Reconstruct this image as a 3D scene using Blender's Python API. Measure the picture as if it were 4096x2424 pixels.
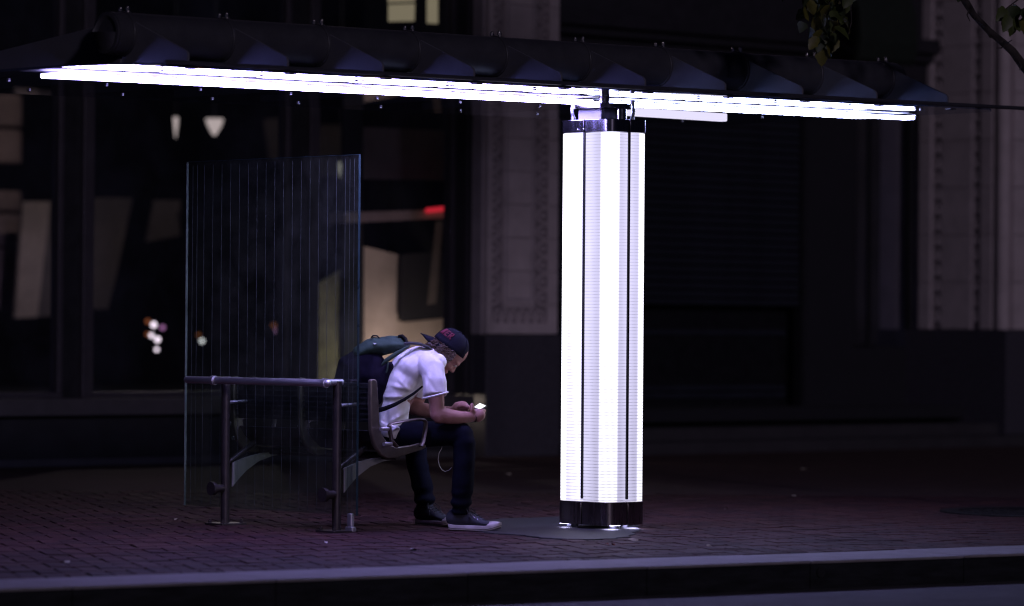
import bpy, bmesh, math, random
from mathutils import Vector, Matrix, noise
random.seed(7)
R_ = math.radians
for _o in list(bpy.data.objects):
    bpy.data.objects.remove(_o)
SC = bpy.context.scene
COL = SC.collection

# ------------------------------------------------------------------ camera
# x runs along the shelter (away to the right), y runs from the street to the shops, z up; the light column stands at the origin
TH = R_(43.0)
RIGHT = Vector((math.cos(TH), -math.sin(TH), 0))
FWD = Vector((math.sin(TH), math.cos(TH), 0))
UP = Vector((0, 0, 1))
FPX = 15360.0
CAM = -0.49 * RIGHT - 20.75 * FWD + Vector((0, 0, 1.07))
PITCH = math.atan2(1319 - 1212, FPX)
ROLL = 0.0075
_f = (FWD * math.cos(PITCH) + UP * math.sin(PITCH)).normalized()
_u0 = (UP * math.cos(PITCH) - FWD * math.sin(PITCH)).normalized()
_r = RIGHT * math.cos(ROLL) + _u0 * math.sin(ROLL)
_u = _u0 * math.cos(ROLL) - RIGHT * math.sin(ROLL)
cam = bpy.data.cameras.new('camera')
camo = bpy.data.objects.new('camera', cam)
COL.objects.link(camo)
camo.matrix_world = Matrix(((_r.x, _u.x, -_f.x, CAM.x), (_r.y, _u.y, -_f.y, CAM.y), (_r.z, _u.z, -_f.z, CAM.z), (0, 0, 0, 1)))
cam.sensor_width = 36.0
cam.lens = 135.0
cam.clip_start = 0.5
cam.clip_end = 800
cam.dof.use_dof = True
cam.dof.focus_distance = 20.45
cam.dof.aperture_fstop = 1.75
SC.camera = camo

# ------------------------------------------------------------------ world, sun, exposure
W = bpy.data.worlds.new('World')
SC.world = W
W.use_nodes = True
_nt = W.node_tree
_bg = _nt.nodes['Background']
_sky = _nt.nodes.new('ShaderNodeTexSky')
_sky.sky_type = 'NISHITA'
_sky.sun_disc = False
SUN_DIR = Vector((0.34, 0.84, -0.25)).normalized()      # the way the light travels
_sky.sun_elevation = math.asin(-SUN_DIR.z)
_sky.sun_rotation = math.atan2(-SUN_DIR.x, -SUN_DIR.y)
_tint = _nt.nodes.new('ShaderNodeMix')
_tint.data_type = 'RGBA'
_tint.blend_type = 'MULTIPLY'
_tint.inputs[0].default_value = 1.0
_tint.inputs[7].default_value = (0.40, 0.48, 1.8, 1)
_nt.links.new(_sky.outputs[0], _tint.inputs[6])
_nt.links.new(_tint.outputs[2], _bg.inputs[0])
_bg.inputs[1].default_value = 0.0010
_sl = bpy.data.lights.new('sun', 'SUN')
_sl.energy = 0.30
_sl.angle = R_(4)
_sl.color = (0.95, 0.80, 1.10)
_so = bpy.data.objects.new('sun', _sl)
COL.objects.link(_so)
_so.rotation_euler = SUN_DIR.to_track_quat('-Z', 'Y').to_euler()
_so.location = (0, -30, 30)
SC.view_settings.view_transform = 'Standard'
SC.view_settings.look = 'None'
SC.view_settings.gamma = 1.0
SC.view_settings.use_curve_mapping = False
SC.view_settings.exposure = 0.0
SC.render.engine = 'CYCLES'
SC.cycles.pixel_filter_type = 'BLACKMAN_HARRIS'
SC.cycles.filter_width = 1.15
SC.cycles.use_denoising = True
SC.cycles.denoiser = 'OPENIMAGEDENOISE'
SC.cycles.use_light_tree = True
SC.cycles.sample_clamp_indirect = 4.0
SC.cycles.max_bounces = 8
SC.cycles.transparent_max_bounces = 16
SC.cycles.caustics_reflective = False
SC.cycles.caustics_refractive = False


# ------------------------------------------------------------------ measuring helpers (photo pixel -> place)
def ray(px, py):
    return (_f + _r * ((px - 2048) / FPX) - _u * ((py - 1212) / FPX))

def at(px, py, z):
    """point at depth z metres"""
    return CAM + ray(px, py) * z

def ground(px, py, h=0.0):
    d = ray(px, py)
    return CAM + d * ((h - CAM.z) / d.z)

def on_y(px, py, y):
    d = ray(px, py)
    return CAM + d * ((y - CAM.y) / d.y)

def on_x(px, py, x):
    d = ray(px, py)
    return CAM + d * ((x - CAM.x) / d.x)


# ------------------------------------------------------------------ materials
MATS = {}

def mat(name, col, rough=0.6, metal=0.0, var=0.25, scale=8.0, bump=0.0, bscale=60.0, col2=None, spec=0.5, streak=None, coat=0.0):
    m = bpy.data.materials.new(name)
    m.use_nodes = True
    nt = m.node_tree
    b = nt.nodes['Principled BSDF']
    b.inputs['Roughness'].default_value = rough
    b.inputs['Metallic'].default_value = metal
    b.inputs['Specular IOR Level'].default_value = spec
    b.inputs['Coat Weight'].default_value = coat
    tc = nt.nodes.new('ShaderNodeTexCoord')
    mp = nt.nodes.new('ShaderNodeMapping')
    nt.links.new(tc.outputs['Object'], mp.inputs[0])
    if streak:
        mp.inputs['Scale'].default_value = streak
    nz = nt.nodes.new('ShaderNodeTexNoise')
    nz.inputs['Scale'].default_value = scale
    nz.inputs['Detail'].default_value = 6
    nz.inputs['Roughness'].default_value = 0.65
    nt.links.new(mp.outputs[0], nz.inputs['Vector'])
    rp = nt.nodes.new('ShaderNodeValToRGB')
    c2 = col2 if col2 else tuple(c * (1 - var) for c in col)
    c1 = col if col2 else tuple(min(1, c * (1 + var)) for c in col)
    rp.color_ramp.elements[0].position = 0.3
    rp.color_ramp.elements[1].position = 0.7
    rp.color_ramp.elements[0].color = (*c2, 1)
    rp.color_ramp.elements[1].color = (*c1, 1)
    nt.links.new(nz.outputs[0], rp.inputs[0])
    nt.links.new(rp.outputs[0], b.inputs['Base Color'])
    mr = nt.nodes.new('ShaderNodeMapRange')
    mr.inputs['To Min'].default_value = max(0.02, rough - 0.12)
    mr.inputs['To Max'].default_value = min(1, rough + 0.12)
    nt.links.new(nz.outputs[0], mr.inputs[0])
    nt.links.new(mr.outputs[0], b.inputs['Roughness'])
    if bump > 0:
        n2 = nt.nodes.new('ShaderNodeTexNoise')
        n2.inputs['Scale'].default_value = bscale
        n2.inputs['Detail'].default_value = 5
        nt.links.new(mp.outputs[0], n2.inputs['Vector'])
        bp = nt.nodes.new('ShaderNodeBump')
        bp.inputs['Strength'].default_value = bump
        bp.inputs['Distance'].default_value = 0.004
        nt.links.new(n2.outputs[0], bp.inputs['Height'])
        nt.links.new(bp.outputs[0], b.inputs['Normal'])
    MATS[name] = m
    return m

def emit(name, col, strength):
    m = bpy.data.materials.new(name)
    m.use_nodes = True
    nt = m.node_tree
    nt.nodes.remove(nt.nodes['Principled BSDF'])
    e = nt.nodes.new('ShaderNodeEmission')
    e.inputs[0].default_value = (*col, 1)
    e.inputs[1].default_value = strength
    nt.links.new(e.outputs[0], nt.nodes['Material Output'].inputs[0])
    MATS[name] = m
    return m

def glass(name, tint, haze=0.0, hazecol=(0.5, 0.5, 0.45), ior=1.5, rough=0.0, grime=6.0):
    m = bpy.data.materials.new(name)
    m.use_nodes = True
    nt = m.node_tree
    nt.nodes.remove(nt.nodes['Principled BSDF'])
    out = nt.nodes['Material Output']
    tr = nt.nodes.new('ShaderNodeBsdfTransparent')
    tr.inputs[0].default_value = (*tint, 1)
    gl = nt.nodes.new('ShaderNodeBsdfGlossy')
    gl.inputs['Roughness'].default_value = rough
    fr = nt.nodes.new('ShaderNodeFresnel')
    fr.inputs[0].default_value = ior
    mx = nt.nodes.new('ShaderNodeMixShader')
    last = tr
    if haze > 0:
        df = nt.nodes.new('ShaderNodeBsdfDiffuse')
        df.inputs[0].default_value = (*hazecol, 1)
        tc = nt.nodes.new('ShaderNodeTexCoord')
        nz = nt.nodes.new('ShaderNodeTexNoise')
        nz.inputs['Scale'].default_value = grime
        nz.inputs['Detail'].default_value = 7
        nz.inputs['Roughness'].default_value = 0.7
        nt.links.new(tc.outputs['Object'], nz.inputs['Vector'])
        mr = nt.nodes.new('ShaderNodeMapRange')
        mr.inputs['From Min'].default_value = 0.4
        mr.inputs['From Max'].default_value = 0.75
        mr.inputs['To Min'].default_value = haze * 0.35
        mr.inputs['To Max'].default_value = haze * 2.2
        nt.links.new(nz.outputs[0], mr.inputs[0])
        m2 = nt.nodes.new('ShaderNodeMixShader')
        nt.links.new(mr.outputs[0], m2.inputs[0])
        nt.links.new(tr.outputs[0], m2.inputs[1])
        nt.links.new(df.outputs[0], m2.inputs[2])
        last = m2
    # only the face towards the viewer mirrors; the far face of the sheet lets the ray out
    geo = nt.nodes.new('ShaderNodeNewGeometry')
    inv = nt.nodes.new('ShaderNodeMath')
    inv.operation = 'SUBTRACT'
    inv.inputs[0].default_value = 1.0
    nt.links.new(geo.outputs['Backfacing'], inv.inputs[1])
    mu = nt.nodes.new('ShaderNodeMath')
    mu.operation = 'MULTIPLY'
    nt.links.new(fr.outputs[0], mu.inputs[0])
    nt.links.new(inv.outputs[0], mu.inputs[1])
    nt.links.new(mu.outputs[0], mx.inputs[0])
    nt.links.new(last.outputs[0], mx.inputs[1])
    nt.links.new(gl.outputs[0], mx.inputs[2])
    nt.links.new(mx.outputs[0], out.inputs[0])
    MATS[name] = m
    return m

M = MATS
mat('brick_a', (0.046, 0.0165, 0.018), 0.75, spec=0.22, var=0.3, scale=14, bump=0.5, bscale=90)
mat('brick_b', (0.034, 0.0135, 0.016), 0.75, spec=0.22, var=0.35, scale=14, bump=0.5, bscale=90)
mat('brick_c', (0.054, 0.020, 0.020), 0.7, spec=0.22, var=0.3, scale=14, bump=0.5, bscale=90)
mat('mortar', (0.018, 0.016, 0.018), 0.95, bump=0.4)
mat('far_paving', (0.075, 0.045, 0.042), 0.85, spec=0.22, var=0.4, scale=5, bump=0.3)
mat('concrete', (0.037, 0.035, 0.038), 0.6, spec=0.22, var=0.45, scale=9, bump=0.4, bscale=120)
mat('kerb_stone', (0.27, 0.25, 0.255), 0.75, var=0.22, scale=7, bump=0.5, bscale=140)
mat('shaded_kerb_face', (0.018, 0.019, 0.022), spec=0.12, rough=0.8, var=0.5, scale=5, bump=0.5, streak=(1, 1, 6))  # same kerb, the shade on its front put into the colour
mat('asphalt', (0.085, 0.082, 0.088), 0.85, var=0.35, scale=4, bump=0.7, bscale=220)
mat('steel_dark', (0.10, 0.10, 0.12), 0.45, 0.6, var=0.2, scale=6)
mat('tube_paint', (0.075, 0.075, 0.088), 0.42, 0.3, var=0.15, scale=9)
mat('fin_paint', (0.125, 0.125, 0.15), 0.6, 0.0, var=0.12, scale=6)
mat('bolt_metal', (0.75, 0.70, 0.66), 0.22, 1.0, var=0.1)
mat('chrome', (0.62, 0.60, 0.62), 0.14, 1.0, var=0.06, scale=20)
mat('cap_metal', (0.34, 0.33, 0.40), 0.22, 1.0, var=0.12, scale=40, streak=(1, 1, 0.1))
mat('plinth_metal', (0.30, 0.27, 0.27), 0.28, 1.0, var=0.2, scale=30, streak=(1, 1, 0.05))
mat('gap_black', (0.006, 0.006, 0.008), 0.7)
mat('neck_paint', (0.42, 0.41, 0.46), 0.4, 0.2, var=0.1)
mat('cable_metal', (0.5, 0.5, 0.52), 0.35, 0.9)
mat('rail_steel', (0.74, 0.72, 0.76), 0.48, 1.0, var=0.12, scale=30, streak=(1, 0.1, 1))
mat('leg_steel', (0.075, 0.064, 0.062), 0.42, 0.7, var=0.2, scale=20)
mat('seat_cast', (0.17, 0.145, 0.115), 0.42, 0.65, var=0.2, scale=18)
mat('seat_mesh', (0.05, 0.05, 0.06), 0.4, 0.5, var=0.2, scale=20)
mat('arch_paint', (0.30, 0.29, 0.27), 0.5, 0.3, var=0.15, scale=12)
mat('stone', (0.52, 0.45, 0.45), 0.8, var=0.14, scale=5, bump=0.4, bscale=50)
mat('stone_side', (0.40, 0.35, 0.37), 0.8, var=0.16, scale=5, bump=0.4, bscale=50)
mat('stone_bed', (0.27, 0.23, 0.24), 0.85, var=0.25, scale=5, bump=0.4, bscale=50)  # darker stone in the sunk beds of the carved bands
mat('fascia_dark', (0.018, 0.017, 0.022), 0.6, var=0.2)
mat('granite', (0.060, 0.056, 0.070), 0.55, var=0.35, scale=40, bump=0.1)
mat('frame_metal', (0.075, 0.068, 0.08), 0.4, 0.4, var=0.15)
mat('frame_dark', (0.02, 0.02, 0.024), 0.5, 0.3)
mat('sill_stone', (0.06, 0.055, 0.06), 0.7, var=0.2, scale=8, bump=0.2)
mat('bulkhead', (0.016, 0.016, 0.019), 0.6, var=0.3)
mat('shutter', (0.030, 0.033, 0.046), spec=0.12, rough=0.5, metal=0.3, var=0.2, scale=10, streak=(0.3, 1, 1))
mat('door_dark', (0.018, 0.018, 0.022), 0.3, 0.3)
mat('threshold_stone', (0.10, 0.09, 0.09), 0.8, var=0.25, scale=6)
mat('step_stone', (0.035, 0.032, 0.036), 0.8, var=0.25, scale=6, bump=0.3)
mat('awning', (0.010, 0.017, 0.010), 0.8, var=0.3, scale=14, bump=0.2)
mat('olive_panel', (0.040, 0.036, 0.028), 0.6, var=0.5, scale=2.2)
mat('plaster_beige', (0.50, 0.41, 0.34), 0.8, var=0.4, scale=1.3, bump=0.1)
mat('plaster_olive', (0.24, 0.205, 0.13), 0.8, var=0.55, scale=7)
mat('plaster_brown', (0.16, 0.135, 0.125), 0.85, var=0.4, scale=1.3)
mat('plaster_dark', (0.02, 0.019, 0.022), 0.85, var=0.3, scale=3)
mat('plaster_pink', (0.46, 0.34, 0.31), 0.8, var=0.4, scale=1.3)
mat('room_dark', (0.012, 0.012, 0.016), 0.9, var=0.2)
mat('skin', (0.40, 0.20, 0.17), 0.5, var=0.12, scale=25, bump=0.15, bscale=120)
mat('shirt', (0.86, 0.84, 0.86), 0.85, var=0.04, scale=20, bump=0.25, bscale=260)
mat('jeans', (0.0035, 0.0042, 0.012), spec=0.12, rough=0.9, var=0.35, scale=30, bump=0.4, bscale=240)
mat('cap_cloth', (0.010, 0.010, 0.019), spec=0.12, rough=0.85, var=0.2, scale=40, bump=0.25, bscale=300)
mat('cap_red', (0.15, 0.012, 0.035), 0.8)
mat('hair', (0.16, 0.10, 0.075), 0.4, var=0.5, scale=60, col2=(0.02, 0.014, 0.012))
mat('canvas', (0.050, 0.052, 0.064), spec=0.12, rough=0.85, var=0.2, scale=30, bump=0.3, bscale=260)
mat('rubber_white', (0.55, 0.50, 0.50), 0.6, var=0.15, scale=25)
mat('rubber_line', (0.02, 0.02, 0.022), 0.7)
mat('lace', (0.03, 0.03, 0.035), 0.8)
mat('pack_green', (0.052, 0.084, 0.068), spec=0.12, rough=0.85, var=0.2, scale=30, bump=0.35, bscale=200)
mat('pack_navy', (0.007, 0.005, 0.015), spec=0.12, rough=0.85, var=0.3, scale=30, bump=0.35, bscale=200)
mat('strap', (0.035, 0.035, 0.045), 0.8, var=0.2)
mat('strap_black', (0.008, 0.008, 0.010), spec=0.12, rough=0.8)
mat('white_patch', (0.7, 0.7, 0.7), 0.7)
mat('phone_body', (0.012, 0.012, 0.015), 0.25)
mat('cable_white', (0.6, 0.57, 0.58), 0.6)
mat('bark', (0.055, 0.046, 0.042), 0.9, var=0.4, scale=18, bump=0.9, bscale=60, streak=(1, 1, 0.3))
mat('leaf_a', (0.055, 0.075, 0.016), 0.55, var=0.3, scale=15)
mat('leaf_b', (0.12, 0.115, 0.02), 0.55, var=0.3, scale=15)
mat('leaf_c', (0.035, 0.052, 0.018), 0.55, var=0.3, scale=15)
mat('iron', (0.016, 0.016, 0.019), 0.55, 0.5, var=0.3, scale=20)
mat('dry_leaf', (0.32, 0.27, 0.20), 0.8, var=0.3)
mat('red_leaf', (0.16, 0.03, 0.02), 0.8, var=0.3)
mat('paper', (0.6, 0.58, 0.58), 0.8)
mat('etched', (0.055, 0.068, 0.066), 0.6)
mat('glass_edge', (0.022, 0.045, 0.05), 0.3, var=0.3)
mat('glass_edge_pale', (0.20, 0.20, 0.20), 0.5, var=0.6, scale=4)
LAV = (0.42, 0.36, 1.0)
emit('lamp_left', LAV, 44.0)
emit('lamp_right', (0.46, 0.51, 1.0), 40.0)
emit('glow_reflector', (0.74, 0.70, 0.92), 1.1)
emit('under_glow', (0.62, 0.6, 1.0), 26.0)
emit('screen_on', (0.95, 0.95, 1.0), 1.5)
emit('warm_lamp', (1.0, 0.82, 0.74), 0.62)
emit('head_lamp', (1.0, 0.84, 0.90), 2.6)
emit('amber_lamp', (0.9, 0.25, 0.08), 0.35)
emit('pink_lamp', (0.85, 0.35, 0.75), 0.6)
emit('red_lamp', (0.9, 0.03, 0.05), 0.75)
emit('lit_room', (0.62, 0.52, 0.32), 0.42)
glass('roof_glass', (0.62, 0.68, 0.80), 0.03, (0.3, 0.3, 0.32))
glass('screen_glass', (0.78, 0.86, 0.80), 0.022, (0.50, 0.52, 0.42), grime=4.0)
glass('window_glass', (0.85, 0.86, 0.90), 0.016, (0.35, 0.38, 0.55), grime=1.2)


def column_material():
    """backlit perforated metal: rows of small dark holes, lamps standing behind the rounded corners"""
    m = bpy.data.materials.new('column_screen')
    m.use_nodes = True
    nt = m.node_tree
    N, L = nt.nodes, nt.links
    N.remove(N['Principled BSDF'])
    e = N.new('ShaderNodeEmission')
    tc = N.new('ShaderNodeTexCoord')
    sp = N.new('ShaderNodeSeparateXYZ')
    L.new(tc.outputs['Object'], sp.inputs[0])

    def mth(op, a, b=None, c=None):
        n = N.new('ShaderNodeMath')
        n.operation = op
        for i, v in enumerate((a, b, c)):
            if v is None:
                continue
            if isinstance(v, (int, float)):
                n.inputs[i].default_value = v
            else:
                L.new(v, n.inputs[i])
        return n.outputs[0]
    row = mth('FRACT', mth('DIVIDE', sp.outputs[2], 0.0175))
    rowm = mth('LESS_THAN', row, 0.24)
    dots = mth('LESS_THAN', mth('FRACT', mth('DIVIDE', mth('SUBTRACT', sp.outputs[0], sp.outputs[1]), 0.009)), 0.62)
    hole = mth('MULTIPLY', rowm, dots)
    ab = mth('MINIMUM', mth('SUBTRACT', 0.21, mth('ABSOLUTE', sp.outputs[1])), mth('SUBTRACT', 0.155, mth('ABSOLUTE', sp.outputs[0])))
    # distance of a point on the screen from the lamp tube that stands in the rounded corner
    dx = mth('SUBTRACT', mth('ABSOLUTE', sp.outputs[0]), 0.112)
    dy = mth('SUBTRACT', mth('ABSOLUTE', sp.outputs[1]), 0.164)
    d = mth('SQRT', mth('ADD', mth('MULTIPLY', dx, dx), mth('MULTIPLY', dy, dy)))
    near = N.new('ShaderNodeMapRange')
    near.interpolation_type = 'SMOOTHSTEP'
    L.new(d, near.inputs[0])
    near.inputs['From Min'].default_value = 0.044
    near.inputs['From Max'].default_value = 0.056
    near.inputs['To Min'].default_value = 1.0
    near.inputs['To Max'].default_value = 0.0
    # brightness falls a little towards the foot, where the holes show darker
    zf = N.new('ShaderNodeMapRange')
    L.new(sp.outputs[2], zf.inputs[0])
    zf.inputs['From Min'].default_value = 0.1
    zf.inputs['From Max'].default_value = 1.4
    zf.inputs['To Min'].default_value = 0.78
    zf.inputs['To Max'].default_value = 1.0
    nz = N.new('ShaderNodeTexNoise')
    nz.inputs['Scale'].default_value = 5
    L.new(tc.outputs['Object'], nz.inputs['Vector'])
    back = N.new('ShaderNodeMapRange')
    L.new(sp.outputs[1], back.inputs[0])
    back.inputs['From Min'].default_value = 0.0
    back.inputs['From Max'].default_value = 0.02
    back.inputs['To Min'].default_value = 0.98
    back.inputs['To Max'].default_value = 1.75
    dim = N.new('ShaderNodeMapRange')
    dim.interpolation_type = 'SMOOTHSTEP'
    L.new(d, dim.inputs[0])
    dim.inputs['From Min'].default_value = 0.056
    dim.inputs['From Max'].default_value = 0.135
    dim.inputs['To Min'].default_value = 0.84
    dim.inputs['To Max'].default_value = 1.08
    base = mth('ADD', mth('MULTIPLY', back.outputs[0], dim.outputs[0]), mth('MULTIPLY', near.outputs[0], 0.75))
    hd = N.new('ShaderNodeMapRange')
    L.new(sp.outputs[2], hd.inputs[0])
    hd.inputs['From Min'].default_value = 0.1
    hd.inputs['From Max'].default_value = 1.5
    hd.inputs['To Min'].default_value = 0.62
    hd.inputs['To Max'].default_value = 0.30
    base = mth('MULTIPLY', base, zf.outputs[0])
    base = mth('MULTIPLY', base, mth('ADD', 0.93, mth('MULTIPLY', nz.outputs[0], 0.14)))
    st = mth('MULTIPLY', base, mth('SUBTRACT', 1.0, mth('MULTIPLY', hole, hd.outputs[0])))
    mixc = N.new('ShaderNodeMix')
    mixc.data_type = 'RGBA'
    L.new(near.outputs[0], mixc.inputs[0])
    mixc.inputs[6].default_value = (0.84, 0.80, 1.14, 1)
    mixc.inputs[7].default_value = (0.93, 0.91, 1.05, 1)
    L.new(mixc.outputs[2], e.inputs[0])
    L.new(st, e.inputs[1])
    L.new(e.outputs[0], N['Material Output'].inputs[0])
    MATS['column_screen'] = m

column_material()


# ------------------------------------------------------------------ mesh builder
class MB:
    def __init__(self):
        self.v, self.f, self.m = [], [], []

    def add(self, vs, fs, mi=0):
        n = len(self.v)
        self.v += [Vector(p) for p in vs]
        self.f += [tuple(i + n for i in q) for q in fs]
        self.m += [mi] * len(fs)
        return self

    def box(self, c, d, rot=None, mi=0):
        c = Vector(c)
        vs = []
        for sx in (-.5, .5):
            for sy in (-.5, .5):
                for sz in (-.5, .5):
                    p = Vector((sx * d[0], sy * d[1], sz * d[2]))
                    if rot is not None:
                        p = rot @ p
                    vs.append(c + p)
        return self.add(vs, [(0, 1, 3, 2), (4, 6, 7, 5), (0, 4, 5, 1), (2, 3, 7, 6), (0, 2, 6, 4), (1, 5, 7, 3)], mi)

    def span(self, a, b, mi=0):
        a, b = Vector(a), Vector(b)
        return self.box((a + b) / 2, (abs(b.x - a.x), abs(b.y - a.y), abs(b.z - a.z)), None, mi)

    def prism(self, poly, ex, mi=0):
        """poly: 3D points in order, ex: extrusion vector"""
        ex = Vector(ex)
        n = len(poly)
        poly = [Vector(p) for p in poly]
        vs = poly + [p + ex for p in poly]
        fs = [tuple(range(n))[::-1], tuple(range(n, 2 * n))]
        fs += [(i, (i + 1) % n, n + (i + 1) % n, n + i) for i in range(n)]
        return self.add(vs, fs, mi)

    def tube(self, pts, rad, n=12, cap=True, mi=0, bdir=None, rb=None, dome=0):
        pts = [Vector(p) for p in pts]
        k = len(pts)
        if not isinstance(rad, (list, tuple)):
            rad = [rad] * k
        if rb is None:
            rb = rad
        elif not isinstance(rb, (list, tuple)):
            rb = [rb] * k
        rad, rb = list(rad), list(rb)
        tang = []
        for i in range(k):
            t = (pts[min(i + 1, k - 1)] - pts[max(i - 1, 0)])
            tang.append(t.normalized() if t.length > 1e-9 else Vector((0, 0, 1)))
        if dome:
            P0, T0, A0, B0 = pts[0], tang[0], rad[0], rb[0]
            P1, T1, A1, B1 = pts[-1], tang[-1], rad[-1], rb[-1]
            pre, post = [], []
            for j in range(dome):
                a = (j + 1) / (dome + 0.35) * math.pi / 2
                c, s = math.cos(a), math.sin(a)
                pre.insert(0, (P0 - T0 * min(A0, B0) * s, T0, A0 * c, B0 * c))
                post.append((P1 + T1 * min(A1, B1) * s, T1, A1 * c, B1 * c))
            allp = pre + list(zip(pts, tang, rad, rb)) + post
        else:
            allp = list(zip(pts, tang, rad, rb))
        up = Vector(bdir) if bdir is not None else None
        vs, fs = [], []
        prev = None
        for (p, t, a, b) in allp:
            if up is not None:
                e2 = (up - t * up.dot(t))
                if e2.length < 1e-4:
                    e2 = prev if prev is not None else t.orthogonal()
                e2 = e2.normalized()
            else:
                if prev is None:
                    e2 = t.orthogonal().normalized()
                else:
                    e2 = (prev - t * prev.dot(t)).normalized()
            prev = e2
            e1 = t.cross(e2)
            for j in range(n):
                an = 2 * math.pi * j / n
                vs.append(p + e1 * (a * math.cos(an)) + e2 * (b * math.sin(an)))
        K = len(allp)
        for i in range(K - 1):
            for j in range(n):
                fs.append((i * n + j, i * n + (j + 1) % n, (i + 1) * n + (j + 1) % n, (i + 1) * n + j))
        if cap:
            fs.append(tuple(range(n))[::-1])
            fs.append(tuple(range((K - 1) * n, K * n)))
        return self.add(vs, fs, mi)

    def ball(self, c, r, n=14, k=9, axes=None, mi=0):
        c = Vector(c)
        if not isinstance(r, (list, tuple)):
            r = (r, r, r)
        ax = axes or (Vector((1, 0, 0)), Vector((0, 1, 0)), Vector((0, 0, 1)))
        vs = [c + ax[2] * r[2]]
        for i in range(1, k):
            ph = math.pi * i / k
            for j in range(n):
                th = 2 * math.pi * j / n
                vs.append(c + ax[0] * (r[0] * math.sin(ph) * math.cos(th)) + ax[1] * (r[1] * math.sin(ph) * math.sin(th)) + ax[2] * (r[2] * math.cos(ph)))
        vs.append(c - ax[2] * r[2])
        fs = []
        for j in range(n):
            fs.append((0, 1 + j, 1 + (j + 1) % n))
            for i in range(k - 2):
                a = 1 + i * n
                fs.append((a + j, a + n + j, a + n + (j + 1) % n, a + (j + 1) % n))
            a = 1 + (k - 2) * n
            fs.append((a + j, len(vs) - 1, a + (j + 1) % n))
        return self.add(vs, fs, mi)

    def mesh(self, name, org=Vector((0, 0, 0)), smooth=False):
        me = bpy.data.meshes.new(name)
        me.from_pydata([tuple(p - org) for p in self.v], [], self.f)
        me.polygons.foreach_set('material_index', self.m)
        if smooth:
            me.polygons.foreach_set('use_smooth', [True] * len(me.polygons))
        bm = bmesh.new()
        bm.from_mesh(me)
        bmesh.ops.recalc_face_normals(bm, faces=bm.faces)
        bm.to_mesh(me)
        bm.free()
        me.update()
        return me

    def build(self, name, ms, parent=None, smooth=False, bevel=0.0, org=None, seg=2):
        o_ = Vector((0, 0, 0))
        if parent is not None:
            o_ = world_loc(parent)
        loc = Vector((0, 0, 0))
        if org is not None:
            loc = Vector(org) - o_
            o_ = Vector(org)
        me = self.mesh(name, o_, smooth)
        o = bpy.data.objects.new(name, me)
        COL.objects.link(o)
        if parent is not None:
            o.parent = parent
        o.location = loc
        for m in (ms if isinstance(ms, (list, tuple)) else [ms]):
            me.materials.append(M[m])
        if bevel > 0:
            b = o.modifiers.new('bevel', 'BEVEL')
            b.width = bevel
            b.segments = seg
            b.limit_method = 'ANGLE'
            b.angle_limit = R_(40)
        if smooth:
            autosmooth(o)
        return o

def autosmooth(o, ang=40):
    me = o.data
    bm = bmesh.new()
    bm.from_mesh(me)
    lim = R_(ang)
    for e in bm.edges:
        if len(e.link_faces) == 2:
            e.smooth = e.calc_face_angle(0) < lim
    bm.to_mesh(me)
    bm.free()

def world_loc(o):
    p = Vector((0, 0, 0))
    while o is not None:
        p += o.location
        o = o.parent
    return p

def thing(name, label, cat, loc=(0, 0, 0), group=None):
    e = bpy.data.objects.new(name, None)
    COL.objects.link(e)
    e.location = loc
    e.empty_display_size = 0.1
    e['label'] = label
    e['category'] = cat
    if group:
        e['group'] = group
    return e

def tag(o, label, cat, group=None):
    o['label'] = label
    o['category'] = cat
    if group:
        o['group'] = group
    return o

def structure(o, label=None):
    o['kind'] = 'structure'
    if label:
        o['label'] = label
    return o

def clone(o, parent=None, move=Vector((0, 0, 0))):
    c = o.copy()
    COL.objects.link(c)
    if parent is not None:
        c.parent = parent
    c.location = o.location + move
    for ch in list(o.children):
        clone(ch, c)
    return c

def sculpt(name, mb, voxel, ms, parent=None, smooth_it=6, disp=None, factor=0.5):
    """join overlapping closed pieces into ONE continuous skin"""
    me = mb.mesh(name + '_tmp')
    o = bpy.data.objects.new(name + '_tmp', me)
    COL.objects.link(o)
    r = o.modifiers.new('r', 'REMESH')
    r.mode = 'VOXEL'
    r.voxel_size = voxel
    s = o.modifiers.new('s', 'SMOOTH')
    s.iterations = smooth_it
    s.factor = factor
    dg = bpy.context.evaluated_depsgraph_get()
    new = bpy.data.meshes.new_from_object(o.evaluated_get(dg))
    bpy.data.objects.remove(o)
    bpy.data.meshes.remove(me)
    new.name = name
    if disp is not None:
        nm = [v.normal.copy() for v in new.vertices]
        for v, n in zip(new.vertices, nm):
            v.co += n * disp(v.co, n)
    if parent is not None:
        off = world_loc(parent)
        for v in new.vertices:
            v.co -= off
    new.polygons.foreach_set('use_smooth', [True] * len(new.polygons))
    ob = bpy.data.objects.new(name, new)
    COL.objects.link(ob)
    if parent is not None:
        ob.parent = parent
    for m in (ms if isinstance(ms, (list, tuple)) else [ms]):
        new.materials.append(M[m])
    return ob


# ================================================================== GROUND
KA, KB = ground(0, 2318), ground(4096, 2181)            # back edge of the kerb
KC, KD = ground(0, 2355), ground(4096, 2210)            # front edge
KDIR = (KB - KA).normalized()
KN = Vector((-KDIR.y, KDIR.x, 0))                        # towards the shops
if KN.y < 0:
    KN = -KN
KW = ((KA - KC).dot(KN) + (KB - KD).dot(KN)) / 2 + 0.03
FACADE_Y = 9.15

def far_sheet(name, poly, z, m):
    return MB().add([(p[0], p[1], z) for p in poly], [tuple(range(len(poly)))]).build(name, m)

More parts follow.
